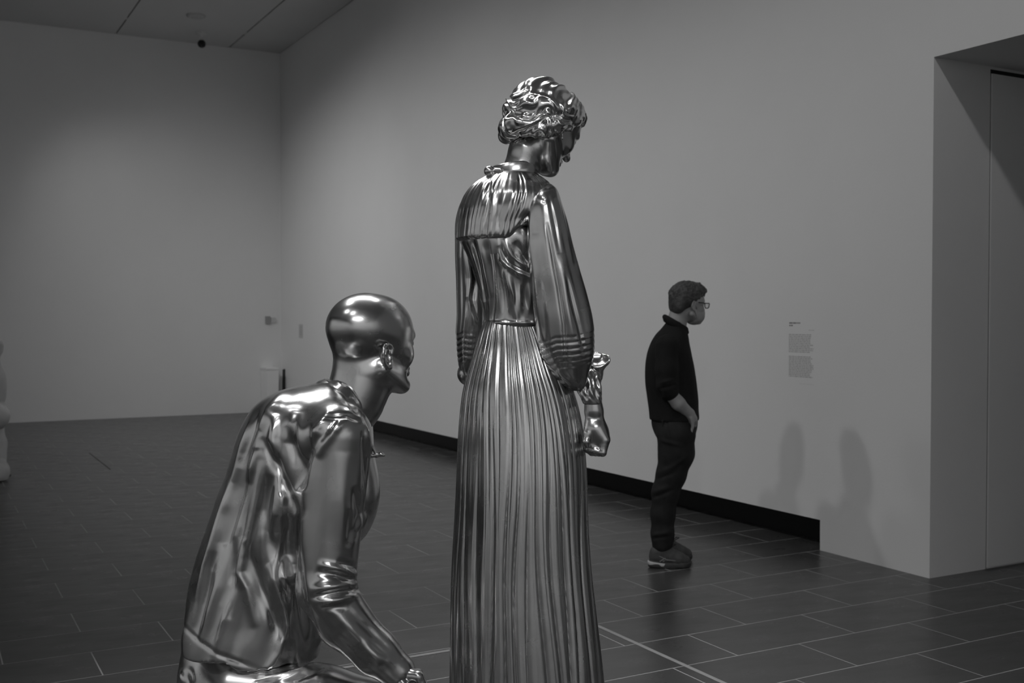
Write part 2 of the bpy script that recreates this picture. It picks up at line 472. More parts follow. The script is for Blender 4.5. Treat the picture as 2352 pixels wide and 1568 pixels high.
def grid_faces(nt, nu, closed=True):
    i = np.arange(nt - 1)[:, None]; m = nu if closed else nu - 1
    j = np.arange(m)[None, :]; j2 = (j + 1) % nu
    return np.stack([i * nu + j, i * nu + j2, (i + 1) * nu + j2, (i + 1) * nu + j], -1).reshape(-1, 4)
def orient(V, Q):
    c = V[Q].mean(1); n = np.cross(V[Q[:, 2]] - V[Q[:, 0]], V[Q[:, 3]] - V[Q[:, 1]])
    return Q if ((c - V.mean(0)) * n).sum() > 0 else Q[:, ::-1]

def zsleeve(fig, secs, nt, nu, rot=0.0, disp=None, cap=True):
    """Vertical cloth tube from sections (py, x_left, x_right, depth of axis, depth radius px)."""
    S = np.array(secs, float); py = np.linspace(S[0, 0], S[-1, 0], nt)
    xl, xr, dp, ry = [csp(S[:, 0], S[:, i], py) for i in (1, 2, 3, 4)]
    kw = max(3, nt // 14) | 1; ker = np.hanning(kw + 2)[1:-1]; ker /= ker.sum()
    sm = lambda a: np.convolve(np.concatenate([2 * a[0] - a[1:kw // 2 + 1][::-1], a, 2 * a[-1] - a[-kw // 2:-1][::-1]]), ker, 'valid')
    xl, xr, dp, ry = [sm(a)[:nt] for a in (xl, xr, dp, ry)]
    th = np.linspace(0, 2 * np.pi, nu, endpoint=False)
    G = np.zeros((nt, nu, 3))
    for i in range(nt):
        c = fig.L((xl[i] + xr[i]) / 2, py[i], dp[i])
        hw = (xr[i] - xl[i]) / 2; q = ry[i] / hw
        a = hw / math.sqrt(math.cos(rot) ** 2 + q * q * math.sin(rot) ** 2) if rot else hw
        b = a * q if rot else ry[i]
        u = a * np.cos(th); v = b * np.sin(th)
        if disp is not None:
            dr = disp(th, py[i]); u = u + dr * np.cos(th); v = v + dr * np.sin(th)
        X = u * math.cos(rot) + v * math.sin(rot); Y = -u * math.sin(rot) + v * math.cos(rot)
        sc = fig.r(1, dp[i])
        G[i, :, 0] = c[0] + X * sc; G[i, :, 1] = c[1] + Y * sc; G[i, :, 2] = c[2]
    V = G.reshape(-1, 3); Q = grid_faces(nt, nu)
    if cap:
        for ring, base in ((G[0], 0), (G[-1], (nt - 1) * nu)):
            c = len(V); V = np.vstack([V, ring.mean(0)[None]])
            j = np.arange(nu); t = np.stack([base + j, base + (j + 1) % nu, np.full(nu, c), np.full(nu, c)], 1)
            Q = np.vstack([Q, t])
    return V, (Q if cap else orient(V, Q))
def finish(name, V, Q, m, parent):
    """quads, with capped rings turned into triangles"""
    deg = Q[:, 2] == Q[:, 3]
    Q4 = orient(V, Q[~deg])
    faces = Q4
    o = mesh_obj(name, V, faces, m, parent)
    return o

# head built in its own frame: forward +y, up +z, chin at z = 0, crown at z = 1
class Head:
    def __init__(s, fig, px, py, dep, size_px, yaw, pitch, roll=0.0):
        s.s = fig.r(size_px, dep)
        a, b = math.radians(yaw), math.radians(pitch)
        s.rt = np.array([math.cos(a), -math.sin(a), 0])
        s.fw = np.array([math.sin(a) * math.cos(b), math.cos(a) * math.cos(b), -math.sin(b)])
        s.up = np.cross(s.rt, s.fw)
        if roll:
            c, n = math.cos(math.radians(roll)), math.sin(math.radians(roll))
            s.rt, s.up = s.rt * c + s.up * n, s.up * c - s.rt * n
        s.R = np.stack([s.rt, s.fw, s.up], 1)
        s.o = fig.L(px, py, dep) - s.R @ (np.array([0, -0.03, 0.5]) * s.s)
    def p(s, x, y, z): return s.o + s.R @ (np.array([x, y, z]) * s.s)
    def inv(s, V): return ((V - s.o) @ s.R) / s.s
    def build(s, D, ears=True, nose=1.0, slim=1.0, lips=1.0, kk=1.0):
        q = s.s; p = s.p; K = 0.10 * q * kk
        e = lambda c, r, k=K, sub=False: D.ell(p(*c), np.array(r) * q, s.R, k, sub)
        e((0, -0.075, 0.655), (0.335 * slim, 0.425, 0.345))
        e((0, 0.12, 0.60), (0.295 * slim, 0.30, 0.34))
        e((0, 0.13, 0.36), (0.25 * slim, 0.255, 0.33))
        for sx in (-1, 1):
            D.cone(p(sx * 0.235 * slim, -0.02, 0.25), p(sx * 0.085, 0.29, 0.075), 0.085 * q, 0.078 * q, K)
            e((sx * 0.165, 0.27, 0.385), (0.085, 0.085, 0.10), 0.08 * q)
        e((0, 0.335, 0.075), (0.10, 0.085, 0.075), 0.06 * q)
        D.cone(p(-0.15, 0.335, 0.575), p(0.15, 0.335, 0.575), 0.05 * q, None, 0.06 * q)
        for sx in (-1, 1):
            e((sx * 0.135, 0.425, 0.50), (0.085, 0.08, 0.055), 0.05 * q, True)
            D.ball(p(sx * 0.13, 0.325, 0.505), 0.062 * q, 0.012 * q)
        D.cone(p(0, 0.375, 0.545), p(0, 0.375 + 0.085 * nose, 0.375), 0.034 * q, 0.042 * q, 0.045 * q)
        D.ball(p(0, 0.385 + 0.085 * nose, 0.365), 0.043 * q, 0.025 * q)
        for sx in (-1, 1): D.ball(p(sx * 0.042, 0.405, 0.352), 0.028 * q, 0.03 * q)
        if lips:
            for z, r, y in ((0.245, 0.024, 0.385), (0.195, 0.028, 0.378)):
                D.chain([p(-0.10, y - 0.05, 0.22), p(-0.035, y, z), p(0.035, y, z), p(0.10, y - 0.05, 0.22)], [0.008 * q, r * q, r * q, 0.008 * q], 0.02 * q)
        if ears:
            for sx in (-1, 1): s.ear(D, sx, slim)
    ez = 0.435
    def ear(s, D, sx, slim=1.0):
        q = s.s; p = s.p; bx, by, bz = 0.315 * slim, -0.05, s.ez
        rim = [(0.045, 0.03), (0.055, 0.075), (0.038, 0.105), (0.005, 0.12), (-0.035, 0.112), (-0.062, 0.08), (-0.072, 0.035), (-0.068, -0.01), (-0.054, -0.045), (-0.03, -0.078), (0.0, -0.105), (0.032, -0.10), (0.042, -0.06)]
        pt = lambda y, z, o: p(sx * (bx + o + max(0, -y) * 0.55), by + y, bz + z)
        D.ell(pt(-0.008, 0.0, 0.01), np.array([0.03, 0.06, 0.095]) * q, s.R, 0.02 * q)
        D.ell(pt(0.008, 0.012, 0.05), np.array([0.030, 0.036, 0.062]) * q, s.R, 0.012 * q, True)
        D.chain([pt(y, z, 0.03) for y, z in rim], [0.018 * q] * 10 + [0.025 * q, 0.026 * q, 0.016 * q], 0.004 * q)
        D.chain([pt(-0.022, 0.07, 0.028), pt(-0.036, 0.02, 0.03), pt(-0.03, -0.03, 0.028), pt(0.002, -0.06, 0.02)], [0.012 * q] * 4, 0.006 * q)
        D.ball(pt(0.046, -0.018, 0.016), 0.019 * q, 0.016 * q)
        D.cone(pt(0.05, -0.06, -0.03), pt(0.05, 0.06, -0.03), 0.03 * q, None, 0.03 * q)
# ------------------------------------------------------------------ standing silver woman
def ringloft(rings, nu=96):
    th = np.linspace(0, 2 * np.pi, nu, endpoint=False)
    G = np.stack([c + np.cos(th)[:, None] * ux + np.sin(th)[:, None] * uy for c, ux, uy in rings])
    return G.reshape(-1, 3), grid_faces(len(rings), nu)
def bounds(V, pad): V = np.array(V); return V.min(0) - pad, V.max(0) + pad

W = Fig('standing_statue', 1210, 3.5, 'polished silver statue of a standing woman in a long pleated dress, head bowed', 'statue')
wr_ = W.root
rs = np.random.RandomState(3)
def pleat_fn(N, seed):
    r = np.random.RandomState(seed)
    e = np.cumsum(r.uniform(0.55, 1.45, N)); e = np.concatenate([[0], e]) / e[-1] * 2 * np.pi
    am = r.uniform(0.55, 1.3, N)
    def fn(th):
        t = np.mod(th, 2 * np.pi); i = np.clip(np.searchsorted(e, t, side='right') - 1, 0, N - 1)
        ph = (t - e[i]) / (e[i + 1] - e[i])
        return am[i] * (np.sin(np.pi * ph) ** 0.5 - 0.6)
    return fn
plA, plB, plC = pleat_fn(52, 11), pleat_fn(30, 5), pleat_fn(80, 8)
def skirt_disp(th, py):
    t = (py - 742) / (1840 - 742)
    wob = 0.03 * np.sin(th * 5 + t * 5) + 0.012 * np.sin(th * 11 - t * 9)
    a = plA(th + wob); b = plB(th + wob * 1.6 + 0.1 * t); c = plC(th + wob)
    wa = 1 - smooth01((t - 0.10) / 0.35)
    return (3.6 * a * (0.25 + 0.75 * wa) + 0.9 * c * (1 - 0.8 * t) + (1.5 + 8.0 * smooth01(t / 0.6)) * b * (1 - 0.75 * wa)) * smooth01((py - 736) / 40 + 0.25)
V, Q = zsleeve(W, [(738, 1112, 1240, 0.0, 52), (746, 1108, 1246, 0.0, 55), (800, 1092, 1272, 0.0, 78), (850, 1076, 1295, 0.0, 94), (900, 1063, 1318, 0, 106), (1000, 1053, 1340, 0, 122), (1100, 1049, 1347, 0, 130),
                   (1200, 1045, 1349, 0, 134), (1300, 1040, 1355, 0, 138), (1400, 1038, 1366, 0, 144), (1500, 1037, 1378, 0, 150), (1568, 1036, 1385, 0, 154), (1700, 1032, 1398, 0, 160), (1836, 1026, 1412, 0, 168)], 240, 900, 0.0, skirt_disp)[0:2]
Q = grid_faces(240, 900); V = V[:240 * 900]
V = taubin(V, Q, 3)
mesh_obj('skirt', V, orient(V, Q), 'steel', wr_)
# base under the hem so that the figure stands on the floor
c0 = W.L(1219, 1836, 0)
V, Q = ringloft([(np.array([c0[0], c0[1], z]), np.array([r_, 0, 0]), np.array([0, r_ * 0.85, 0])) for z, r_ in ((0.0, 0.02), (0.0, 0.23), (0.012, 0.235), (0.03, 0.23), (0.03, 0.02))], 64)
mesh_obj('base_plate', V, orient(V, Q), 'steel', wr_)

ROT = math.radians(34)
def yoke_disp(th, py):
    g = np.sin(th * 46 + 1.2 * np.sin(th * 7) + (py - 470) * 0.006 * np.cos(th)) + 0.6 * np.sin(th * 71 + py * 0.02 + 2 * np.sin(3 * th))
    f = smooth01((py - 396) / 20) * (0.75 + 0.5 * np.sin(py * 0.02 + th * 9))
    return 0.85 * g * f + 2.0 * smooth01((py - 515) / 30)
V, Q = zsleeve(W, [(390, 1150, 1212, 0.01, 30), (398, 1128, 1229, 0.01, 47), (410, 1104, 1248, 0.01, 63), (428, 1080, 1267, 0.005, 79), (455, 1061, 1277, 0, 88), (485, 1052, 1273, 0, 91), (515, 1049, 1262, 0, 90), (549, 1050, 1250, 0, 86), (553, 1060, 1240, 0, 78)], 130, 720, ROT, yoke_disp, False)
V = fold(V, Q, W, [([(1124, 405), (1122, 470), (1115, 548)], 4, -3.0), ([(1110, 420), (1108, 470), (1104, 520)], 6, 2.2), ([(1133, 410), (1131, 470), (1122, 540)], 5, 2.0),
                   ([(1185, 545), (1203, 528), (1218, 500)], 7, -4), ([(1150, 415), (1142, 470), (1150, 540)], 6, -1.6), ([(1180, 412), (1178, 470), (1170, 545)], 6, 1.6), ([(1212, 408), (1240, 430), (1256, 452)], 8, 2.0)], depmax=0.1)
pxx, pyy, dpp = W.px(V); V[:, 2] += W.r(30) * smooth01((pxx - 1160) / 55) * smooth01((pyy - 470) / 80)
mesh_obj('yoke', V, orient(V, Q), 'steel', wr_)

def bod_disp(th, py):
    return 1.6 * np.sin(th * 17 + py * 0.03) * smooth01((py - 540) / 40) * smooth01((745 - py) / 60) + 2.2 * np.exp(-((py - 741) / 4.5) ** 2)
V, Q = zsleeve(W, [(496, 1080, 1222, 0, 64), (515, 1068, 1234, 0, 70), (548, 1055, 1246, 0, 76), (580, 1070, 1246, 0, 76), (620, 1087, 1246, 0, 70), (680, 1103, 1244, 0, 60), (736, 1111, 1240, 0, 54), (746, 1110, 1241, 0, 54), (750, 1116, 1236, 0, 50)], 150, 420, ROT, bod_disp, False)
V = fold(V, Q, W, [([(1122, 555), (1130, 615), (1134, 672), (1131, 737)], 4, -3.5), ([(1143, 556), (1153, 596), (1180, 619), (1214, 636)], 7, 7), ([(1160, 556), (1174, 588), (1214, 616)], 7, 7), ([(1150, 572), (1167, 604), (1208, 626)], 5, -5),
                   ([(1164, 630), (1178, 680), (1186, 736)], 7, 7), ([(1100, 556), (1112, 605), (1124, 670)], 8, 5), ([(1141, 600), (1156, 670), (1166, 735)], 9, -6), ([(1088, 556), (1100, 610), (1112, 678)], 7, -5),
                   ([(1186, 560), (1216, 606)], 7, -5), ([(1195, 640), (1216, 725)], 9, -5)])
mesh_obj('bodice', V, orient(V, Q), 'steel', wr_)

def sleeve_disp(phase, amp, ya, yb, tilt):
    def fn(th, py):
        lines = amp * (np.sin(th * 5 + phase + py * 0.004) * 0.8 + 0.5 * np.sin(th * 8 - phase + py * 0.008) + 0.15 * np.sin(th * 17 + 2 * phase)) * smooth01((py - 440) / 90)
        yy = py + tilt * np.cos(th + 0.3) * 12 - 5 * np.abs(np.sin(th * 2 + 0.8))
        t = (yy - ya) / (yb - ya); inb = smooth01(t * 6 + 0.5) * smooth01((1 - t) * 6 + 0.5)
        bands = np.abs(np.sin(np.pi * 5.0 * t)) ** 0.7 - 0.7
        return lines * (1 - 0.6 * inb) + 1.7 * bands * inb - 0.8 * inb
    return fn
V, Q = zsleeve(W, [(424, 1254, 1268, -0.09, 10), (430, 1240, 1277, -0.09, 26), (445, 1226, 1284, -0.095, 42), (470, 1214, 1291, -0.10, 50), (500, 1210, 1300, -0.10, 54), (560, 1210, 1314, -0.105, 56), (620, 1216, 1331, -0.105, 58), (680, 1223, 1349, -0.10, 60),
                   (740, 1230, 1363, -0.095, 62), (780, 1235, 1367, -0.09, 62), (815, 1242, 1366, -0.085, 58), (845, 1259, 1356, -0.08, 50), (870, 1280, 1350, -0.075, 42), (888, 1300, 1345, -0.07, 30), (897, 1316, 1334, -0.07, 8)], 220, 360, 0.0, sleeve_disp(0.6, 2.1, 772, 840, 1.0), False)
V = fold(V, Q, W, [([(1262, 545), (1283, 661), (1295, 745), (1298, 830)], 4, -5), ([(1302, 640), (1329, 745), (1340, 800)], 5, -4), ([(1290, 600), (1300, 690), (1312, 760)], 8, 4), ([(1230, 560), (1234, 660), (1244, 760)], 9, 3), ([(1275, 430), (1292, 500), (1312, 590)], 5, 3.5),
                   ([(1262, 455), (1276, 520), (1284, 570)], 5, -3), ([(1284, 850), (1318, 880)], 8, 4), ([(1226, 452), (1250, 462), (1272, 448)], 5, -1.2)])
mesh_obj('sleeve', V, orient(V, Q), 'steel', wr_)
V, Q = zsleeve(W, [(440, 1080, 1094, 0.09, 10), (448, 1070, 1104, 0.09, 26), (470, 1056, 1112, 0.095, 40), (520, 1047, 1116, 0.10, 46), (580, 1047, 1114, 0.10, 46), (650, 1049, 1113, 0.11, 46), (720, 1050, 1112, 0.11, 46), (765, 1047, 1110, 0.12, 46),
                   (800, 1048, 1106, 0.13, 44), (830, 1051, 1102, 0.14, 42), (850, 1057, 1098, 0.15, 36), (866, 1064, 1092, 0.16, 24), (873, 1072, 1084, 0.165, 8)], 180, 300, 0.0, sleeve_disp(2.1, 1.8, 762, 826, 0.3), False)
V = fold(V, Q, W, [([(1072, 590), (1080, 640), (1076, 680), (1090, 735)], 7, 6), ([(1092, 640), (1084, 690), (1098, 740)], 7, -5), ([(1058, 610), (1062, 690), (1060, 760)], 7, -3), ([(1064, 840), (1076, 866)], 6, 3)])
mesh_obj('sleeve', V, orient(V, Q), 'steel', wr_)

# stand-up collar with its round button at the nape
rings = []
for dpx, py, rr in ((0, 407, 55), (0, 403, 57.5), (0, 395, 57), (0, 386, 55), (0, 379, 53), (0, 376.5, 51), (0, 379, 47), (0, 395, 46)):
    c = W.L(1183, py, 0.01); u = W.r(1, 0)
    rings.append((c, np.array([rr * u, 0, 6 * u]), np.array([0, rr * 0.86 * u, 0])))
V, Q = ringloft(rings, 120)
mesh_obj('collar', V, orient(V, Q), 'steel', wr_)
D = SDF(*bounds([W.L(1110, 380, -0.05), W.L(1165, 410, -0.02)], 0.03), 0.002)
D.ball(W.L(1124, 393, -0.034), W.r(12.5)); D.cone(W.L(1132, 392, -0.034), W.L(1150, 391, -0.05), W.r(7), W.r(5), 0.006); D.ball(W.L(1120, 388, -0.024), W.r(6), 0.006)
V, Q = D.mesh(2); mesh_obj('collar_button', V, Q, 'steel', wr_)

# head, neck
H = Head(W, 1254, 286, 0.02, 188, 50, 33)
D = SDF(*bounds([W.L(1140, 190, -0.12), W.L(1345, 410, 0.22)], 0.03), 0.003)
H.build(D, ears=False, slim=0.95)
D.cone(W.L(1192, 408, 0.01), W.L(1206, 345, 0.005), W.r(44), W.r(35), 0.02)
D.cone(W.L(1206, 345, 0.005), W.L(1222, 315, 0.01), W.r(35), W.r(34), 0.02)
V, Q = D.mesh(4); mesh_obj('body', V, Q, 'steel', wr_)['label'] = 'smooth silver face, jaw and neck'
# waved hair rolled up at the nape
D = SDF(*bounds([W.L(1130, 170, -0.16), W.L(1350, 350, 0.22)], 0.03), 0.0026)
q = H.s
D.ell(H.p(0, -0.11, 0.61), np.array([0.395, 0.485, 0.385]) * q, H.R, 0.01)
D.ell(H.p(0, -0.28, 0.38), np.array([0.32, 0.24, 0.28]) * q, H.R, 0.03)
D.ell(H.p(0, 0.09, 0.70), np.array([0.33, 0.30, 0.30]) * q, H.R, 0.03)
D.ell(H.p(0, 0.46, 0.38), np.array([0.80, 0.40, 0.40]) * q, H.R, 0.01, True)
D.ell(H.p(0, 0.12, 0.06), np.array([0.80, 0.42, 0.30]) * q, H.R, 0.01, True)
for sx in (-1, 1):
    D.chain([H.p(sx * 0.02, 0.325, 0.81), H.p(sx * 0.15, 0.275, 0.79), H.p(sx * 0.27, 0.18, 0.72), H.p(sx * 0.335, 0.10, 0.60), H.p(sx * 0.37, -0.02, 0.47), H.p(sx * 0.37, -0.12, 0.33), H.p(sx * 0.31, -0.25, 0.22), H.p(sx * 0.16, -0.37, 0.18), H.p(0, -0.41, 0.18)],
            np.array([0.045, 0.05, 0.055, 0.06, 0.075, 0.095, 0.105, 0.105, 0.105]) * q, 0.016)
    D.chain([H.p(sx * 0.38, -0.02, 0.66), H.p(sx * 0.40, -0.16, 0.56), H.p(sx * 0.33, -0.32, 0.47), H.p(sx * 0.16, -0.46, 0.45), H.p(0, -0.50, 0.46)], np.array([0.03, 0.045, 0.06, 0.07, 0.07]) * q, 0.03)
    D.cone(H.p(sx * 0.335, 0.0, 0.42), H.p(sx * 0.30, 0.09, 0.30), 0.03 * q, 0.012 * q, 0.01)
V, Q = D.mesh(3)
N = normals(V, Q); h = H.inv(V)
low = smooth01((0.62 - h[:, 2]) / 0.16)
az = np.arctan2(h[:, 0] + 0.30, -(h[:, 1] - 0.26))
wp = vnoise(h, 3.0); wp2 = vnoise(h + 7.3, 6.0)
str1 = np.sin(az * 20 + 3.4 * wp + 5.0 * h[:, 2]); str2 = np.sin(az * 47 + 6.0 * wp + 9 * h[:, 2] + 1.5 * wp2)
wave = np.sin(h[:, 2] * 17 + az * 2.4 + 2.5 * wp)
azc = np.arctan2(h[:, 0], -(h[:, 1] + 0.05))
lk = h[:, 2] * 34 + 3.2 * np.sin(azc * 5.5 + 4 * wp) + 3.0 * wp2
lock = np.sin(lk) + 0.45 * np.sin(2.3 * lk + 5 * wp); fine = np.sin(lk * 3.1 + 4 * wp2)
front = smooth01((h[:, 1] - 0.12) / 0.2)
edge = np.maximum(low, front)
dsp = (1 - edge) * (0.013 * str1 + 0.007 * str2 + 0.008 * wave) + edge * (0.017 * lock + 0.003 * fine + 0.020 * vnoise(h + 2.1, 5.0))
V = taubin(V + N * (dsp * q)[:, None], Q, 3)
mesh_obj('hair', V, Q, 'steel_hair', wr_)

# lower sleeve with crimped cuff, hanging fist
def cuff_disp(th, py): return 1.6 * np.sin(th * 7 + py * 0.09) * smooth01((922 - py) / 20) + 1.2 * np.sin(th * 11 - py * 0.12) * smooth01((922 - py) / 14)
V, Q = zsleeve(W, [(846, 1352, 1362, -0.045, 6), (852, 1338, 1374, -0.045, 16), (868, 1328, 1379, -0.05, 24), (890, 1326, 1381, -0.055, 26), (910, 1332, 1382, -0.06, 25), (924, 1338, 1383, -0.06, 23), (929, 1341, 1382, -0.06, 21), (929.5, 1348, 1376, -0.06, 14)], 70, 150, 0.0, cuff_disp, False)
V = fold(V, Q, W, [([(1352, 862), (1356, 885), (1352, 905)], 4, 4), ([(1366, 858), (1372, 890)], 4, -4), ([(1342, 880), (1348, 915)], 4, -3)])
mesh_obj('cuff', V, orient(V, Q), 'steel', wr_)
hd = -0.06
D = SDF(*bounds([W.L(1330, 915, hd - 0.06), W.L(1410, 1060, hd + 0.06)], 0.02), 0.0022)
R_ = lambda a: W.r(a, hd)
D.chain([W.L(1361, 915, hd), W.L(1363, 940, hd)], [R_(20), R_(19)], 0.01)
D.ell(W.L(1366, 962, hd), (R_(21), R_(16), R_(42)), None, 0.02)
D.ell(W.L(1371, 993, hd), (R_(28), R_(18), R_(30)), None, 0.02)
for k in range(4):
    t = k / 3.0
    kn = W.L(1390 - 31 * t, 1010 + 6 * t, hd - 0.016 + 0.024 * t)
    pip = W.L(1384 - 24 * t, 1039 - 1.5 * t, hd - 0.020 + 0.030 * t)
    dip = W.L(1366 - 17 * t, 1034 - 3 * t, hd - 0.016 + 0.030 * t)
    D.cone(W.L(1370 - 6 * t, 985, hd - 0.008 + 0.012 * t), kn, R_(15), R_(11.5), 0.02)
    D.cone(kn, pip, R_(11), R_(9.5), 0.003); D.cone(pip, dip, R_(9.4), R_(8.2), 0.003)
    D.cone(dip, W.L(1364 - 8 * t, 1016, hd - 0.008 + 0.02 * t), R_(8), R_(8), 0.006)
D.chain([W.L(1356, 968, hd - 0.008), W.L(1350, 995, hd - 0.016), W.L(1347, 1014, hd - 0.024), W.L(1350, 1023, hd - 0.024)], [R_(12), R_(10), R_(7.5), R_(6)], 0.008)
V, Q = D.mesh(3); mesh_obj('hand', V, Q, 'steel', wr_)
# flared dish-like rim in the crook of the arm, carried on the other forearm
ax = np.array([-0.10, -0.50, 0.86]); ax /= np.linalg.norm(ax)
ux = np.array([1.0, 0, 0.10]); ux -= ax * (ux @ ax); ux /= np.linalg.norm(ux); uy = np.cross(ax, ux)
cb = W.L(1372, 828, -0.015); u = W.r(1, 0)
V, Q = ringloft([(cb + ax * a * u, ux * r_ * u, uy * r_ * u) for a, r_ in ((-52, 1), (-50, 9), (-38, 12), (-24, 14), (-12, 21), (-5, 27), (-1, 29.5), (2, 30), (3.5, 28.5), (3, 26.5), (-1, 24), (-6, 18), (-9, 10), (-10, 1))], 96)
h2 = (V - cb) / u; rr = np.hypot(h2 @ ux, h2 @ uy); V = V + ax[None, :] * (u * 1.6 * np.sin(np.arctan2(h2 @ uy, h2 @ ux) * 5) * smooth01((rr - 14) / 14))[:, None]
mesh_obj('flared_rim', V, orient(V, Q), 'steel_hair', wr_)
D = SDF(*bounds([W.L(1060, 820, 0.1), W.L(1385, 915, 0.36), W.L(1385, 850, -0.03)], 0.05), 0.005)
D.chain([W.L(1078, 858, 0.155), W.L(1180, 878, 0.275), W.L(1310, 880, 0.165)], [R_(30), R_(27), R_(19)], 0.02)
D.chain([W.L(1310, 880, 0.165), W.L(1345, 876, 0.08)], [R_(18), R_(16)], 0.01)
for k in range(4):
    a = W.L(1345 + 6 * k, 884 - 5 * k, 0.06 - 0.014 * k)
    D.chain([W.L(1345, 878, 0.08), a, W.L(1366 + 2 * k, 872 - 4 * k, 0.015 - 0.008 * k)], [R_(12), R_(8), R_(7)], 0.004)
V, Q = D.mesh(3); mesh_obj('forearm', V, Q, 'steel', wr_)

# ------------------------------------------------------------------ crouching silver man
C = Fig('crouching_statue', 640, 3.3, 'polished silver statue of a crouching bald man in a loose shirt, leaning forward', 'statue')
cr = C.root
r = C.r
D = SDF(*bounds([C.L(400, 850, -0.36), C.L(985, 1568, 0.34)], 0.05), 0.0048)
secs = [(870, 768, 812, 0.0, 36), (879, 722, 824, 0.0, 78), (898, 642, 838, 0.0, 122), (925, 594, 847, 0.0, 145), (960, 568, 853, 0, 155), (1000, 550, 856, 0, 158), (1050, 536, 858, 0, 155), (1100, 521, 860, 0, 150), (1150, 501, 856, 0, 146), (1200, 482, 832, 0, 142),
        (1250, 464, 802, 0, 138), (1300, 449, 782, 0, 136), (1350, 437, 765, 0, 136), (1400, 426, 752, 0, 138), (1450, 417, 742, 0, 142), (1500, 416, 732, 0, 144), (1548, 428, 720, 0, 140)]
zz, c0, c1, r0, r1 = [], [], [], [], []
for py, xl, xr, dp, ry in secs:
    c = C.L((xl + xr) / 2, py, dp); zz.append(c[2]); c0.append(c[0]); c1.append(c[1]); r0.append(r((xr - xl) / 2)); r1.append(r(ry))
D.zloft(zz, c0, c1, r0, r1, k=0.02, power=2.2)
# sleeves
def arm(D, dep, near=True):
    D.chain([C.L(774, 1002, dep + 0.012), C.L(748, 1345, dep - 0.012)], [r(77), r(63)], 0.05)
    D.chain([C.L(748, 1350, dep - 0.015), C.L(790, 1425, dep - 0.005), C.L(862, 1496, dep + 0.005), C.L(912, 1540, dep + 0.01)], [r(62), r(57), r(48), r(40)], 0.02)
arm(D, -0.20)
arm(D, 0.24)
D.ell(C.L(800, 1140, 0.0), (r(66), r(110), r(110)), None, 0.04)
p0 = C.L(415, 1474, 0); p1 = C.L(650, 1495, 0)
# hem: cut the shirt along a slanting line, leaving the sleeves whole
f_keep = D.f.copy()
nrm = np.array([-(p0[2] - p1[2]), 0, -(p1[0] - p0[0])]); nrm = np.array([(p1[2] - p0[2]), 0, -(p1[0] - p0[0])])
x, y, z = D.ax[0][:, None, None], D.ax[1][None, :, None], D.ax[2][None, None, :]
nn = nrm / np.linalg.norm(nrm)
dh = (x - p0[0]) * nn[0] + (z - p0[2]) * nn[2] + 0.008 * np.sin(x * 34) + 0 * y
torso_only = (x < C.L(735, 1500, 0)[0]) & (y > C.L(735, 1500, -0.145)[1] - 0.0012 * 0) | (x < C.L(690, 1500, 0)[0])
D.f = np.where(torso_only, np.maximum(D.f, dh.astype(np.float32)), D.f)
V, Q = D.mesh(5)
N = normals(V, Q)
pxx, pyy, dpp = C.px(V)
s_ = C.L(0, 0, 0)
ang = np.arctan2(V[:, 1] - 0.0, V[:, 0] - C.L(600, 1200, 0)[0])
lean = pxx + (pyy - 1000) * 0.26
onb = smooth01((pyy - 900) / 80) * smooth01((690 - pxx) / 30)
cloth = 1.3 * np.sin(lean * 0.085 + 2.4 * vnoise(V, 4.0) + 6 * V[:, 1]) + 0.6 * np.sin(lean * 0.13 + 3 * vnoise(V + 3.3, 5.0) - 9 * V[:, 1])
V = V + N * (onb * cloth * smooth01((pyy - 940) / 200) * 1.4 * 3.3 / F_PX)[:, None]
V = V + N * (1.2 * vnoise(V, 8.0) * 3.3 / F_PX)[:, None]
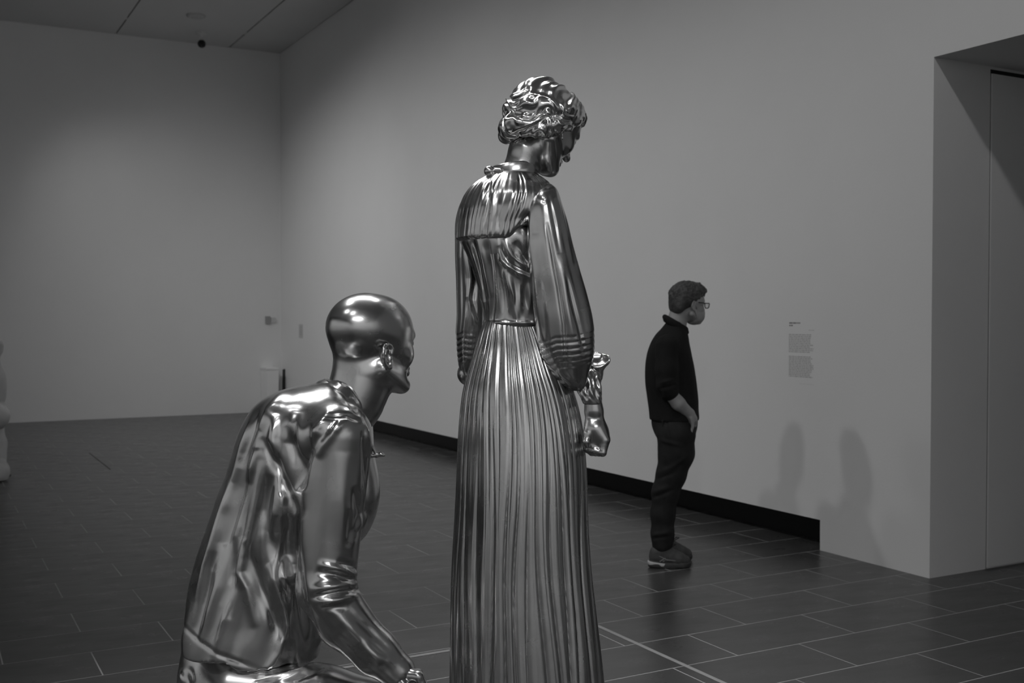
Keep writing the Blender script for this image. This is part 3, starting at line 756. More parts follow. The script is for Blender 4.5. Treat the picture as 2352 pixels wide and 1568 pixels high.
ST = [([(652, 903), (619, 940), (600, 980)], 9, 9), ([(632, 960), (625, 1007), (634, 1048)], 8, 9), ([(588, 1035), (572, 1100)], 7, 8), ([(608, 1020), (641, 1079), (659, 1128), (680, 1175)], 9, -13), ([(676, 950), (668, 985), (664, 1010)], 9, 8),
      ([(664, 990), (686, 1074), (690, 1112)], 9, -12), ([(720, 1005), (699, 1061), (687, 1112)], 9, -12), ([(692, 955), (690, 1040)], 8, 8), ([(755, 950), (728, 985), (712, 1030)], 7, 9), ([(795, 965), (762, 990), (734, 1040)], 8, 8), ([(770, 965), (742, 1010)], 5, -6),
      ([(580, 955), (556, 1020), (538, 1090)], 6, 6), ([(594, 950), (572, 1010), (556, 1060)], 6, -6), ([(545, 1080), (508, 1180), (470, 1300), (450, 1400)], 7, 6), ([(566, 1100), (530, 1200), (496, 1290)], 9, -6),
      ([(616, 1110), (608, 1172), (612, 1217), (626, 1270)], 9, -9), ([(600, 1080), (584, 1180), (566, 1260)], 9, 7), ([(648, 1140), (640, 1180), (644, 1215)], 12, 8), ([(652, 1200), (648, 1250), (656, 1310)], 20, -15), ([(655, 1290), (652, 1320), (662, 1350)], 8, 9),
      ([(623, 1310), (650, 1391), (662, 1450)], 8, 10), ([(570, 1265), (601, 1355), (641, 1450)], 10, -11), ([(556, 1255), (547, 1315), (567, 1350), (582, 1420)], 8, 9), ([(508, 1270), (496, 1347), (468, 1455)], 9, 8), ([(530, 1370), (510, 1436), (494, 1495)], 5, 6), ([(534, 1250), (534, 1347), (526, 1405)], 7, -8), ([(488, 1285), (467, 1391), (455, 1450)], 7, -6),
      ([(416, 1432), (455, 1470), (500, 1502), (596, 1537)], 3.5, -2.6), ([(760, 868), (800, 893), (830, 932)], 4, 4.5), ([(752, 877), (790, 903), (820, 948)], 4, -4.5),
      ([(744, 960), (770, 955), (800, 954), (828, 966)], 4.5, -6), ([(828, 960), (842, 990), (850, 1040)], 6, 6), ([(835, 985), (838, 1060), (840, 1130)], 4, -5),
      # arm
      ([(740, 1298), (780, 1306), (826, 1322)], 7, 7), ([(735, 1314), (775, 1320), (822, 1334)], 6, -7), ([(720, 1352), (766, 1346), (826, 1338)], 8, 7), ([(722, 1371), (770, 1362), (826, 1350)], 5, -10), ([(735, 1384), (775, 1377), (824, 1366)], 7, 6), ([(742, 1396), (790, 1394)], 6, -4),
      ([(715, 1410), (775, 1472), (850, 1545)], 9, -5), ([(765, 1400), (822, 1462), (892, 1522)], 9, 5), ([(800, 1400), (850, 1448), (908, 1505)], 8, -5), ([(738, 1435), (795, 1500), (850, 1560)], 7, 4), ([(780, 1290), (800, 1296), (822, 1306)], 6, -6),
      ([(660, 1180), (676, 1300), (690, 1400), (704, 1500)], 13, -14), ([(655, 1440), (640, 1500), (610, 1545)], 6, 5),
      ([(830, 1480), (872, 1520)], 7, 5), ([(850, 1472), (890, 1508)], 6, -4), ([(692, 1190), (686, 1270), (690, 1340)], 9, 3), ([(790, 1060), (786, 1150), (790, 1240)], 16, 4), ([(818, 1130), (826, 1180), (812, 1230)], 8, -7), ([(840, 1180), (830, 1215)], 6, 6), ([(806, 1180), (800, 1250)], 7, -5)]
rsf = np.random.RandomState(21)
for _ in range(8):
    lx, ly = rsf.uniform(500, 668), rsf.uniform(960, 1180); ln = rsf.uniform(140, 300); wv = rsf.uniform(-14, 14); sl_ = 0.10 + 0.20 * (668 - lx) / 168
    ST.append(([(lx - sl_ * t * ln + wv * math.sin(3 * t), ly + ln * t) for t in (0, 0.33, 0.66, 1.0)], rsf.uniform(5, 8.5), rsf.choice([-1, 1]) * rsf.uniform(3, 6)))
V = fold(V, Q, C, [(a, b * 1.25, c * 0.95) for a, b, c in ST], depmax=0.06)
V = taubin(V, Q, 5)
mesh_obj('shirt', V, Q, 'steel', cr)
# shirt collar and tie end
nb = C.L(790, 905, 0.0); u = r(1)
ax = np.array([0.62, 0.06, 0.78]); ax /= np.linalg.norm(ax)
uy = np.array([0, 1.0, 0]); ux = np.cross(uy, ax); ux /= np.linalg.norm(ux); uy = np.cross(ax, ux)
rg = []
for a, rr, q2 in ((-22, 78, 1.12), (-12, 76, 1.05), (-4, 70, 1.0), (2, 66, 0.98), (5, 63, 0.97), (3, 60, 0.96), (-10, 58, 0.95)):
    rg.append((nb + ax * a * u, ux * rr * u * 0.86, uy * rr * q2 * u))
V, Q = ringloft(rg, 140)
N = normals(V, orient(V, Q)); V = V + N * (1.8 * vnoise(V, 26.0) * u)[:, None]
mesh_obj('collar', V, orient(V, Q), 'steel', cr)
D = SDF(*bounds([C.L(830, 985, -0.06), C.L(890, 1060, 0.02)], 0.02), 0.002)
D.chain([C.L(842, 1000, -0.03), C.L(853, 1022, -0.025), C.L(864, 1042, -0.02)], [r(5), r(4), r(4)], 0.004); D.chain([C.L(852, 1047, -0.02), C.L(866, 1046, -0.02), C.L(875, 1043, -0.02), C.L(881, 1045, -0.02)], [r(3.5), r(4.5), r(5.5), r(4)], 0.004)
V, Q = D.mesh(2); mesh_obj('tie_end', V, Q, 'steel', cr)
# head and neck
H2 = Head(C, 851, 788, 0.0, 231, 51, 1); H2.ez = 0.375
D = SDF(*bounds([C.L(735, 660, -0.2), C.L(985, 960, 0.2)], 0.03), 0.0026)
H2.build(D, ears=True, nose=0.55, slim=1.0)
D.chain([C.L(818, 800, 0.0), C.L(824, 858, 0.0), C.L(806, 925, 0.0)], [r(50), r(53), r(66)], 0.04)
D.chain([C.L(850, 860, 0.0), C.L(832, 905, 0), C.L(812, 945, 0.0)], [r(40), r(42), r(42)], 0.05)
V, Q = D.mesh(4)
mesh_obj('body', V, Q, 'steel', cr)['label'] = 'smooth bald silver head with ear and neck'
# trousers, kneeling legs, shoes
D = SDF(*bounds([C.L(395, 1440, -0.30), C.L(985, 1905, 0.34)], 0.06), 0.007)
D.ell(C.L(530, 1560, 0.0), (r(116), r(118), r(95)), None, 0.03)
D.cone(C.L(505, 1470, 0), C.L(520, 1550, 0), r(86), r(100), 0.04)
D.chain([C.L(550, 1602, -0.10), C.L(740, 1622, -0.14), C.L(905, 1640, -0.14)], [r(96), r(84), r(64)], 0.04)
D.chain([C.L(905, 1640, -0.14), C.L(900, 1760, -0.14), C.L(880, 1872, -0.14)], [r(62), r(54), r(40)], 0.03)
D.chain([C.L(550, 1605, 0.10), C.L(660, 1720, 0.14), C.L(770, 1835, 0.15)], [r(96), r(82), r(62)], 0.04)
D.chain([C.L(770, 1835, 0.15), C.L(600, 1850, 0.15), C.L(470, 1856, 0.15)], [r(60), r(54), r(38)], 0.03)
V, Q = D.mesh(4)
V = fold(V, Q, C, [([(430, 1510), (470, 1502), (520, 1512)], 5, -5), ([(416, 1540), (420, 1568)], 6, 6), ([(436, 1535), (440, 1568)], 6, -6), ([(600, 1560), (660, 1548), (735, 1520)], 5, 7), ([(590, 1572), (640, 1568)], 6, -5), ([(680, 1562), (750, 1530)], 5, -5)])
mesh_obj('trousers', V, Q, 'steel', cr)
for dep, a, b in ((-0.14, (866, 1880), (985, 1892)), (0.15, (455, 1870), (430, 1890))):
    D = SDF(*bounds([C.L(min(a[0], b[0]) - 60, 1820, dep - 0.09), C.L(max(a[0], b[0]) + 60, 1905, dep + 0.09)], 0.03), 0.007)
    la, lb = C.L(*a, dep), C.L(*b, dep); la[2] = 0.06; lb[2] = 0.045
    D.cone(la, lb, 0.055, 0.043, 0.03); D.cone((la + lb) / 2 + np.array([0, 0, 0.02]), la, 0.055, 0.06, 0.03)
    D.halfspace((0, 0, 0.001), (0, 0, -1))
    V, Q = D.mesh(2); mesh_obj('shoe', V, Q, 'steel', cr)
# hand resting on the knee
hd = -0.19
D = SDF(*bounds([C.L(890, 1510, hd - 0.07), C.L(1000, 1610, hd + 0.09)], 0.03), 0.003)
R_ = lambda a: r(a, hd)
D.cone(C.L(900, 1530, hd + 0.005), C.L(932, 1548, hd), R_(30), R_(27), 0.01)
for k in range(4):
    t = k / 3.0; dk = hd - 0.035 + 0.075 * t
    D.chain([C.L(925, 1548, hd - 0.01 + 0.02 * t), C.L(960, 1553 - 4 * t, dk), C.L(974, 1580, dk), C.L(966, 1606, dk)], [R_(20), R_(13), R_(11), R_(9.5)], 0.006)
D.chain([C.L(920, 1562, hd - 0.03), C.L(938, 1586, hd - 0.05), C.L(950, 1606, hd - 0.05)], [R_(14), R_(12), R_(10)], 0.006)
V, Q = D.mesh(3); mesh_obj('hand', V, Q, 'steel', cr)
D = SDF(*bounds([C.L(890, 1510, 0.16), C.L(1000, 1640, 0.30)], 0.03), 0.004)
for k in range(4):
    t = k / 3.0
    D.chain([C.L(905, 1535, 0.25), C.L(930, 1560 + 8 * t, 0.22 + 0.06 * t), C.L(935, 1600, 0.22 + 0.06 * t)], [R_(24), R_(13), R_(9)], 0.008)
V, Q = D.mesh(3); mesh_obj('hand', V, Q, 'steel', cr)
# ------------------------------------------------------------------ visitor by the wall
G_ = Fig('person', 1540, 6.86, 'person in dark knit top, dark jeans, glasses and face mask, one hand in pocket', 'person')
pr = G_.root; r = G_.r; Lp = G_.L
def chainp(D, pts, rs, k): D.chain([Lp(*p) for p in pts], [r(a, 0) for a in rs], k)
# one continuous body: head, neck, arms, hands, legs
H3 = Head(G_, 1578, 697, 0.0, 91, 66, 4)
D = SDF(*bounds([Lp(1475, 640, -0.3), Lp(1625, 1300, 0.3)], 0.04), 0.0062)
H3.build(D, ears=True, kk=0.9)
chainp(D, [(1561, 712, 0), (1553, 745, 0), (1546, 785, 0)], [21, 22, 26], 0.02)
chainp(D, [(1540, 800, 0), (1541, 860, 0), (1545, 930, 0), (1548, 985, 0)], [38, 38, 34, 30], 0.04)
for sd in (-1, 1):
    dd = sd * 0.19
    chainp(D, [(1533, 800, dd), (1532, 850, dd * 1.08), (1533, 895, dd * 1.1), (1558, 926, dd * 1.05), (1584, 949, dd * 0.85)], [20, 18, 15.5, 15, 11], 0.02)
    chainp(D, [(1584, 949, dd * 0.85), (1590, 962, dd * 0.78)], [11, 12], 0.01)
    for k in range(4):
        chainp(D, [(1588, 960, dd * 0.80 + (k - 1.5) * 0.02), (1591 - k, 978, dd * 0.76 + (k - 1.5) * 0.02), (1588 - k, 994 - 3 * abs(k - 1), dd * 0.74 + (k - 1.5) * 0.02)], [5, 4, 3.2], 0.004)
    chainp(D, [(1590, 955, dd * 0.75), (1597, 968, dd * 0.68), (1597, 978, dd * 0.66)], [5, 4.2, 3.5], 0.004)
    ld = sd * 0.10
    kx, ax_ = (1532, 1521) if sd < 0 else (1538, 1524)
    chainp(D, [(1553, 995, ld), (kx + 10, 1085, ld), (kx - 4, 1130, ld), (ax_ - 1, 1200, ld), (ax_, 1262, ld)], [26, 20, 18, 14, 11], 0.03)
V, Q = D.mesh(4)
mesh_obj('body', V, Q, 'skin', pr)
# hair
D = SDF(*bounds([Lp(1525, 636, -0.14), Lp(1625, 725, 0.14)], 0.03), 0.0042)
q = H3.s
D.ell(H3.p(0, -0.09, 0.69), np.array([0.365, 0.455, 0.375]) * q, H3.R, 0.01)
D.ell(H3.p(0, 0.12, 0.83), np.array([0.32, 0.34, 0.235]) * q, H3.R, 0.02)
D.ell(H3.p(0, -0.33, 0.42), np.array([0.29, 0.15, 0.22]) * q, H3.R, 0.03)
D.ell(H3.p(0, 0.44, 0.35), np.array([0.9, 0.42, 0.36]) * q, H3.R, 0.006, True)
for sx in (-1, 1): D.ell(H3.p(sx * 0.42, 0.02, 0.40), np.array([0.20, 0.14, 0.155]) * q, H3.R, 0.006, True)
D.ell(H3.p(0, 0.0, 0.0), np.array([0.9, 0.5, 0.285]) * q, H3.R, 0.006, True)
V, Q = D.mesh(2); N = normals(V, Q)
V = V + N * (0.004 * vnoise(V, 60.0) + 0.004 * vnoise(V + 3, 120.0) + 0.003 * vnoise(V, 22.0))[:, None] * smooth01((H3.inv(V)[:, 2] - 0.3) / 0.5)[:, None]
mesh_obj('hair', V, Q, 'hair', pr)
# face mask with ear loops
D = SDF(*bounds([Lp(1560, 690, -0.14), Lp(1630, 755, 0.14)], 0.02), 0.0036)
D.ell(H3.p(0, 0.20, 0.21), np.array([0.265, 0.275, 0.235]) * q, H3.R, 0.01)
D.cone(H3.p(0, 0.36, 0.42), H3.p(0, 0.44, 0.30), 0.07 * q, 0.07 * q, 0.02)
D.ell(H3.p(0, -0.16, 0.25), np.array([0.7, 0.28, 0.5]) * q, H3.R, 0.004, True)
V, Q = D.mesh(3); mk = mesh_obj('face_mask', V, Q, 'mask', pr)
for sx in (-1, 1):
    for z0, z1 in ((0.34, 0.53), (0.12, 0.40)):
        D = SDF(*bounds([H3.p(sx * 0.2, 0.12, z0), H3.p(sx * 0.36, -0.05, z1)], 0.02), 0.0018)
        D.chain([H3.p(sx * 0.235, 0.14, z0), H3.p(sx * 0.315, 0.04, (z0 + z1) / 2), H3.p(sx * 0.345, -0.06, z1)], [0.0026] * 3, 0.001)
        V, Q = D.mesh(1); mesh_obj('ear_loop', V, Q, 'mask', mk)
# glasses
gl = bpy.data.objects.new('glasses', None); COL.objects.link(gl); gl.parent = pr
D = SDF(*bounds([H3.p(-0.40, -0.1, 0.35), H3.p(0.40, 0.55, 0.62)], 0.03), 0.0022)
for sx in (-1, 1):
    rim = [H3.p(sx * x, 0.475 - 0.06 * abs(x), z) for x, z in ((0.05, 0.54), (0.24, 0.545), (0.27, 0.52), (0.25, 0.44), (0.20, 0.415), (0.09, 0.42), (0.05, 0.47), (0.05, 0.54))]
    D.chain(rim, [0.0032] * 8, 0.001)
    D.chain([H3.p(sx * 0.27, 0.46, 0.53), H3.p(sx * 0.325, 0.38, 0.53), H3.p(sx * 0.335, 0.0, 0.535), H3.p(sx * 0.335, -0.08, 0.47)], [0.003] * 4, 0.001)
D.chain([H3.p(-0.05, 0.475, 0.53), H3.p(0.05, 0.475, 0.53)], [0.0032] * 2, 0.001)
V, Q = D.mesh(1); mesh_obj('frame', V, Q, 'frame', gl)
for sx in (-1, 1):
    pts = [H3.p(sx * x, 0.475 - 0.06 * abs(x), z) for x, z in ((0.06, 0.535), (0.235, 0.54), (0.262, 0.518), (0.245, 0.445), (0.20, 0.42), (0.09, 0.425), (0.058, 0.47))]
    off = H3.fw * 0.0012
    V = np.array(pts + [p_ + off for p_ in pts]); n = 7
    mesh_obj('lens', V, [tuple(range(n)), tuple(range(2 * n - 1, n - 1, -1))] + [(i, (i + 1) % n, n + (i + 1) % n, n + i) for i in range(n)], 'glass', gl, smooth=False)
# knit top with pushed-up sleeves
D = SDF(*bounds([Lp(1470, 715, -0.34), Lp(1615, 970, 0.34)], 0.04), 0.0058)
sec = [(738, 1532, 1566, 26), (752, 1521, 1574, 36), (770, 1505, 1580, 52), (790, 1494, 1583, 64), (815, 1486, 1588, 70), (850, 1482, 1595, 70), (885, 1483, 1600, 68), (915, 1487, 1603, 67), (945, 1491, 1604, 67), (958, 1492, 1605, 67), (963, 1493, 1604, 66)]
zz, c0, c1, r0, r1 = [], [], [], [], []
for py, xl, xr, ry in sec:
    c = Lp((xl + xr) / 2, py, 0); zz.append(c[2]); c0.append(c[0]); c1.append(c[1]); r0.append(r((xr - xl) / 2)); r1.append(r(ry))
D.zloft(zz, c0, c1, r0, r1, k=0.02)
for sd in (-1, 1):
    dd = sd * 0.19
    chainp(D, [(1533, 795, dd * 0.92), (1532, 850, dd * 1.08), (1533, 884, dd * 1.12), (1538, 900, dd * 1.12)], [27, 25, 23, 20], 0.03)
V, Q = D.mesh(4)
V = fold(V, Q, G_, [([(1515, 800), (1512, 850), (1518, 905)], 5, -4), ([(1560, 800), (1562, 860), (1556, 890)], 6, -3), ([(1515, 880), (1545, 872)], 4, 3), ([(1515, 893), (1550, 884)], 4, -3), ([(1575, 860), (1588, 920)], 6, -3)])
sw = mesh_obj('knit_top', V, Q, 'knit', pr)
D = SDF(*bounds([Lp(1515, 712, -0.14), Lp(1590, 775, 0.14)], 0.02), 0.004)
for a in np.linspace(0, 2 * math.pi, 28, endpoint=False):
    b_ = a + 2 * math.pi / 28
    pt = lambda t: Lp(1553 + 24 * math.cos(t), 749 + 14 * math.cos(t), 0.080 * math.sin(t))
    D.cone(pt(a), pt(b_), 0.014, 0.014, 0.006)
    pu = lambda t: pt(t) + np.array([-0.006, 0, 0.022])
    D.cone(pu(a), pu(b_), 0.009, 0.009, 0.02)
V, Q = D.mesh(3); mesh_obj('collar', V, Q, 'knit', sw)
# jeans
D = SDF(*bounds([Lp(1480, 940, -0.24), Lp(1612, 1262, 0.26)], 0.04), 0.006)
D.ell(Lp(1549, 968, 0), (r(52), r(62), r(46)), None, 0.02)
chainp(D, [(1549, 955, 0), (1551, 985, 0)], [47, 46], 0.03)
for sd in (-1, 1):
    ld = sd * 0.095; o = 0 if sd < 0 else 4
    chainp(D, [(1553, 1000, ld), (1552 + o, 1040, ld), (1540 + o, 1090, ld), (1527 + o, 1130, ld), (1521 + o, 1180, ld), (1520 + o, 1225, ld), (1521 + o, 1249, ld)], [44, 38, 31, 28, 25, 23, 23], 0.03)
V, Q = D.mesh(4)
V = fold(V, Q, G_, [([(1518, 1010), (1560, 1022)], 5, 3), ([(1512, 1085), (1545, 1072), (1575, 1050)], 5, 3), ([(1510, 1100), (1550, 1085)], 4, -3), ([(1500, 1130), (1535, 1118)], 5, 3), ([(1500, 1142), (1545, 1126)], 4, -4), ([(1500, 1228), (1540, 1222)], 4, 3), ([(1500, 1236), (1540, 1232)], 3, -3), ([(1530, 960), (1536, 1000)], 2, -2)])
je = mesh_obj('jeans', V, Q, 'denim', pr)
# back pocket edge
D = SDF(*bounds([Lp(1508, 962, -0.2), Lp(1550, 1015, -0.05)], 0.03), 0.003)
D.chain([Lp(1512, 968, -0.10), Lp(1522, 966, -0.145), Lp(1524, 996, -0.15), Lp(1516, 1004, -0.125)], [0.006] * 4, 0.002)
V, Q = D.mesh(1); mesh_obj('back_pocket', V, Q, 'denim', je)
# trainers
for sd, tx, hx in ((-1, 1585, 1490), (1, 1589, 1497)):
    sh = bpy.data.objects.new('shoe', None); COL.objects.link(sh); sh.parent = pr
    ld = sd * 0.10
    gy = lambda x, h_: None
    def S(px, h_, off=0.0):
        v = Lp(px, 1290, ld); v[2] = h_; v[1] += off; return v
    D = SDF(*bounds([S(hx - 8, 0), S(tx + 8, 0.16)], 0.05), 0.004)
    D.chain([S(hx + 14, 0.062), S(hx + 40, 0.062), S(tx - 26, 0.05), S(tx - 12, 0.042)], [0.036, 0.040, 0.042, 0.034], 0.02)
    D.chain([S(hx + 16, 0.10), S(hx + 34, 0.115), S(hx + 54, 0.082)], [0.034, 0.036, 0.032], 0.03)
    D.halfspace((0, 0, 0.028), (0, 0, -1))
    V, Q = D.mesh(2); mesh_obj('upper', V, Q, 'shoe', sh)
    D = SDF(*bounds([S(hx - 8, 0), S(tx + 8, 0.07)], 0.05), 0.003)
    D.chain([S(hx + 13, 0.022), S(hx + 45, 0.016), S(tx - 18, 0.020), S(tx - 12, 0.028)], [0.040, 0.040, 0.046, 0.038], 0.01)
    D.halfspace((0, 0, 0.004), (0, 0, -1)); top = np.float32(0.036)
    D.f = np.maximum(D.f, (D.ax[2] - top - 0.012 * np.exp(-((D.ax[0][:, None, None] - S(hx + 8, 0)[0]) / 0.05) ** 2)).astype(np.float32))
    V, Q = D.mesh(1); so = mesh_obj('sole', V, Q, 'sole_dark', sh)
    D = SDF(*bounds([S(hx - 8, 0), S(hx + 60, 0.07)], 0.05), 0.003)
    D.chain([S(hx + 12, 0.034), S(hx + 30, 0.024), S(hx + 44, 0.016)], [0.040, 0.039, 0.034], 0.01); D.halfspace((0, 0, 0.012), (0, 0, -1))
    D.f = np.maximum(D.f, (D.ax[2] - 0.040 + 0.12 * (D.ax[0][:, None, None] - S(hx + 8, 0)[0])).astype(np.float32))
    V, Q = D.mesh(1); mesh_obj('heel_foam', V, Q, 'sole', sh)
    V, Q = ringloft([(S((hx + tx) / 2, z), np.array([r((tx - hx) / 2 - 2) * k, 0, 0]), np.array([0, 0.042 * k, 0])) for z, k in ((0, 0.02), (0, 0.97), (0.006, 1.0), (0.012, 0.96), (0.012, 0.02))], 40)
    mesh_obj('outsole', V, orient(V, Q), 'rubber', sh)
    D = SDF(*bounds([S(hx + 25, 0.05, -0.05), S(tx - 20, 0.13, 0.05)], 0.03), 0.0024)
    for k in range(4):
        x = hx + 50 + 9 * k; z = 0.112 - 0.011 * k
        D.chain([S(x - 3, z - 0.016, -0.034), S(x, z + 0.004, 0), S(x + 3, z - 0.016, 0.034)], [0.004] * 3, 0.002)
    D.chain([S(hx + 47, 0.125, 0), S(hx + 56, 0.150, -0.012), S(hx + 62, 0.146, -0.01), S(hx + 50, 0.124, 0)], [0.003] * 4, 0.002)
    V, Q = D.mesh(1); mesh_obj('laces', V, Q, 'rubber', sh)
    D = SDF(*bounds([S(hx + 10, 0.03, -0.06), S(tx - 20, 0.11, 0.06)], 0.02), 0.0026)
    for o_ in (-1, 1):
        for k in range(2):
            D.chain([S(hx + 24 + 7 * k, 0.044, o_ * 0.0385), S(hx + 36 + 7 * k, 0.066, o_ * 0.0405), S(hx + 47 + 7 * k, 0.082, o_ * 0.034)], [0.004] * 3, 0.002)
        D.chain([S(hx + 22, 0.078, o_ * 0.037), S(hx + 40, 0.055, o_ * 0.0415), S(hx + 62, 0.05, o_ * 0.041)], [0.003, 0.005, 0.003], 0.002)
    V, Q = D.mesh(1); mesh_obj('side_stripes', V, Q, 'shoe2', sh)

# ------------------------------------------------------------------ pale lumpy sculpture cut by the left picture edge
K = Fig('pale_sculpture', -20, 10.35, 'pale lumpy figure sculpture cut off by the left picture edge, on a low block', 'statue')
r = K.r
D = SDF(*bounds([K.L(-85, 765, -0.3), K.L(60, 1102, 0.3), K.L(60, 1102, -0.3)], 0.08), 0.009)
for pts, rs_, kk in (([(-12, 794, 0), (-14, 802, 0)], [19, 20], 0.02), ([(-20, 826, 0), (-20, 850, 0)], [19, 25], 0.03), ([(-19, 868, 0), (-20, 908, 0)], [31, 31], 0.02), ([(-24, 935, 0), (-10, 955, -0.05)], [32, 30], 0.015),
                     ([(-28, 978, 0), (-28, 1000, 0)], [34, 36], 0.02), ([(-22, 1020, 0), (-22, 1050, 0)], [36, 35], 0.015), ([(-30, 1060, 0), (-12, 1084, -0.06)], [34, 32], 0.015), ([(-60, 870, 0.02), (-66, 940, -0.02), (-40, 985, -0.1)], [20, 18, 15], 0.02),
                     ([(-48, 1000, 0), (-52, 1070, 0)], [34, 30], 0.02)):
    D.chain([K.L(*p) for p in pts], [r(a) for a in rs_], kk)
D.halfspace((0, 0, 0.012), (0, 0, -1))
V, Q = D.mesh(3); N = normals(V, Q); V = V + N * (0.008 * vnoise(V, 9.0))[:, None] * smooth01((V[:, 2:] - 0.05) / 0.1)
mesh_obj('figure', V, Q, 'plaster', K.root)
b0 = K.L(-70, 1103, -0.25); b1 = K.L(19, 1103, 0.25)
box('plinth', (b0[0], -0.22, 0.0), (b1[0], 0.3, 0.012), 'dark', K.root)
zlo = V[:, 2].min()

# ------------------------------------------------------------------ small things on walls and ceiling
def on_right(px, py, off=0.0):
    v = P(px, py, 1.0) - CAMP; t = (WX - off) / v[0]; return CAMP + v * t
def on_back(px, py, off=0.0):
    v = P(px, py, 1.0) - CAMP; t = (BY - off) / v[1]; return CAMP + v * t
# introductory wall text in grey vinyl: heading, two blocks, credit line
a, b = on_right(1812, 740), on_right(1871, 884)
wt = bpy.data.objects.new('wall_text', None); COL.objects.link(wt); wt.location = (WX, a[1], 0)
tag(wt, 'grey printed wall text in two blocks on the white wall right of the visitor', 'wall text')
def line_rows(name, px0, py0, px1, py1, n, m, ragged=True, seed=1):
    p, q_ = on_right(px0, py0), on_right(px1, py1); rr = random.Random(seed); bl = []
    ya, yb = p[1] - a[1], q_[1] - a[1]; za, zb = p[2], q_[2]; hgt = (za - zb) / n
    for i in range(n):
        y = ya; end = yb + (rr.uniform(0, 0.16) * (ya - yb) if ragged else 0)
        while y > end + 0.004:
            wl = min(rr.uniform(0.007, 0.032), y - end)
            bl.append(((-0.0006, y - wl, za - (i + 0.78) * hgt), (-0.0001, y, za - (i + 0.14) * hgt)))
            y -= wl + 0.0045
    boxes(name, bl, m, wt)
line_rows('heading', 1813, 739, 1838, 744.5, 1, 'ink_dark', False, 2)
line_rows('subheading', 1813, 745, 1821, 750, 1, 'ink_dark', False, 3)
line_rows('caption', 1858, 757, 1872, 759.5, 1, 'ink', False, 4)
line_rows('paragraph', 1812, 766, 1869, 811.5, 11, 'ink', True, 5)
line_rows('paragraph', 1812, 816, 1869, 869, 13, 'ink', True, 6)
line_rows('credit_line', 1836, 880.5, 1870, 884, 1, 'ink', False, 7)
# faint label panel near the far corner
c = on_right(691, 760); t1, t2 = on_right(687, 744), on_right(696, 776)
wl_ = bpy.data.objects.new('wall_label', None); COL.objects.link(wl_); wl_.location = (WX, c[1], 0)
tag(wl_, 'small pale grey label panel on the long wall close to the far corner', 'label')
box('panel', (-0.004, t2[1] - c[1], t2[2]), (-0.0002, t1[1] - c[1], t1[2]), 'sign2', wl_)
boxes('text_lines', [((-0.0048, t2[1] - c[1] + 0.02, t1[2] - 0.02 - 0.017 * (i + 1)), (-0.0041, t1[1] - c[1] - 0.02, t1[2] - 0.02 - 0.017 * i - 0.006)) for i in range(9)], 'ink', wl_)
# sign on the back wall
s0, s1 = on_back(609, 726), on_back(620, 743)
sg = bpy.data.objects.new('wall_sign', None); COL.objects.link(sg); sg.location = (s0[0], BY, 0)
tag(sg, 'small dark grey sign with paler plate on the back wall beside the corner', 'sign')
box('dark_plate', (0, -0.03, s1[2]), (s1[0] - s0[0], -0.0005, s0[2]), 'sign', sg)
e0, e1 = on_back(622, 729), on_back(633, 741)
box('pale_plate', (e0[0] - s0[0], -0.02, e1[2]), (e1[0] - s0[0], -0.0005, e0[2]), 'sign2', sg)
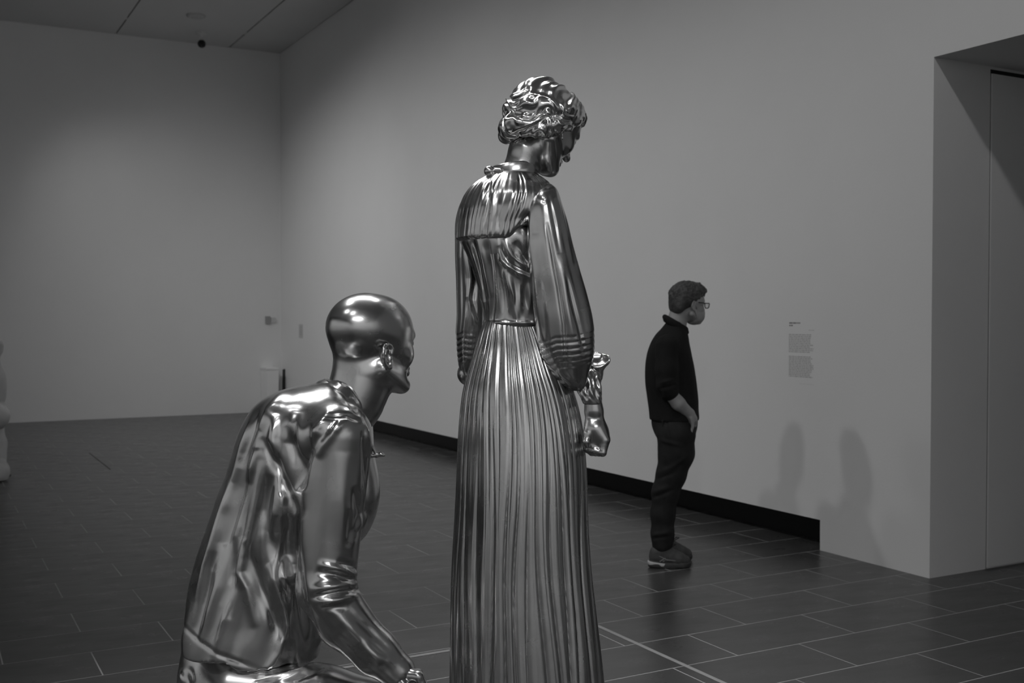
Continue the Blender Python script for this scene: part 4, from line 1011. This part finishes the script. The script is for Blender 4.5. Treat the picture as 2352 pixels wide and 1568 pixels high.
# white box in the corner and black upright slot beside it
q0, q1 = on_back(613, 845, 0.35), on_back(640, 880, 0.35)
bx = bpy.data.objects.new('white_display_box', None); COL.objects.link(bx); bx.location = ((q0[0] + q1[0]) / 2, BY - 0.18, 0)
tag(bx, 'white display box standing in the far corner of the room', 'box')
hw = (q1[0] - q0[0]) / 2
box('body', (-hw, -0.17, 0.05), (hw, 0.17, q0[2] - 0.03), 'box', bx)
box('lid', (-hw - 0.008, -0.178, q0[2] - 0.03), (hw + 0.008, 0.178, q0[2]), 'box', bx)
box('foot', (-hw + 0.03, -0.14, 0.0), (hw - 0.03, 0.14, 0.05), 'dark', bx)
k0, k1 = on_right(651.5, 848, 0.0), on_right(655.0, 905, 0.0)
sl = bpy.data.objects.new('narrow_black_panel', None); COL.objects.link(sl); sl.location = (WX, k1[1], 0)
tag(sl, 'narrow black upright panel at the foot of the long wall by the far corner', 'panel')
box('face', (-0.02, 0, REC_H + 0.02), (-0.0005, k0[1] - k1[1], k0[2]), 'recess', sl)
box('frame', (-0.024, -0.012, REC_H + 0.01), (-0.0005, 0.0, k0[2] + 0.01), 'dark', sl)
# security camera under the ceiling
m0 = ceil_at(463, 74); d_ = P(460, 101, 1.0) - CAMP
sc_ = bpy.data.objects.new('security_camera', None); COL.objects.link(sc_); sc_.location = (m0[0], m0[1], CEIL)
tag(sc_, 'small security camera with black ball lens hanging from the ceiling panels', 'camera')
V, Q = ringloft([(np.array([0, 0, -z]), np.array([k, 0, 0]), np.array([0, k, 0])) for z, k in ((0.0, 0.085), (0.03, 0.085), (0.045, 0.07), (0.05, 0.03), (0.11, 0.026), (0.115, 0.045), (0.125, 0.045))], 32)
mesh_obj('mount', V, orient(V, Q), 'ceil', sc_)
D = SDF((-0.12, -0.12, -0.30), (0.12, 0.12, -0.08), 0.006)
D.ball((0, 0, -0.175), 0.062, 0.01); D.cone((0, 0, -0.175), (0.01, -0.05, -0.20), 0.045, 0.035, 0.01)
V, Q = D.mesh(2); mesh_obj('ball_head', V, Q, 'lens', sc_)
m1 = ceil_at(450, 35)
sd_ = bpy.data.objects.new('smoke_detector', None); COL.objects.link(sd_); sd_.location = (m1[0], m1[1], CEIL)
tag(sd_, 'round pale smoke detector flush on the ceiling above the security camera', 'smoke detector')
V, Q = ringloft([(np.array([0, 0, -z]), np.array([k, 0, 0]), np.array([0, k, 0])) for z, k in ((0.0, 0.13), (0.02, 0.13), (0.032, 0.10), (0.034, 0.06))], 36)
mesh_obj('rim', V, orient(V, Q), 'white', sd_)
V, Q = ringloft([(np.array([0, 0, -z]), np.array([k, 0, 0]), np.array([0, k, 0])) for z, k in ((0.03, 0.06), (0.045, 0.055), (0.052, 0.03), (0.053, 0.001))], 36)
mesh_obj('sensor_cap', V, orient(V, Q), 'white', sd_)
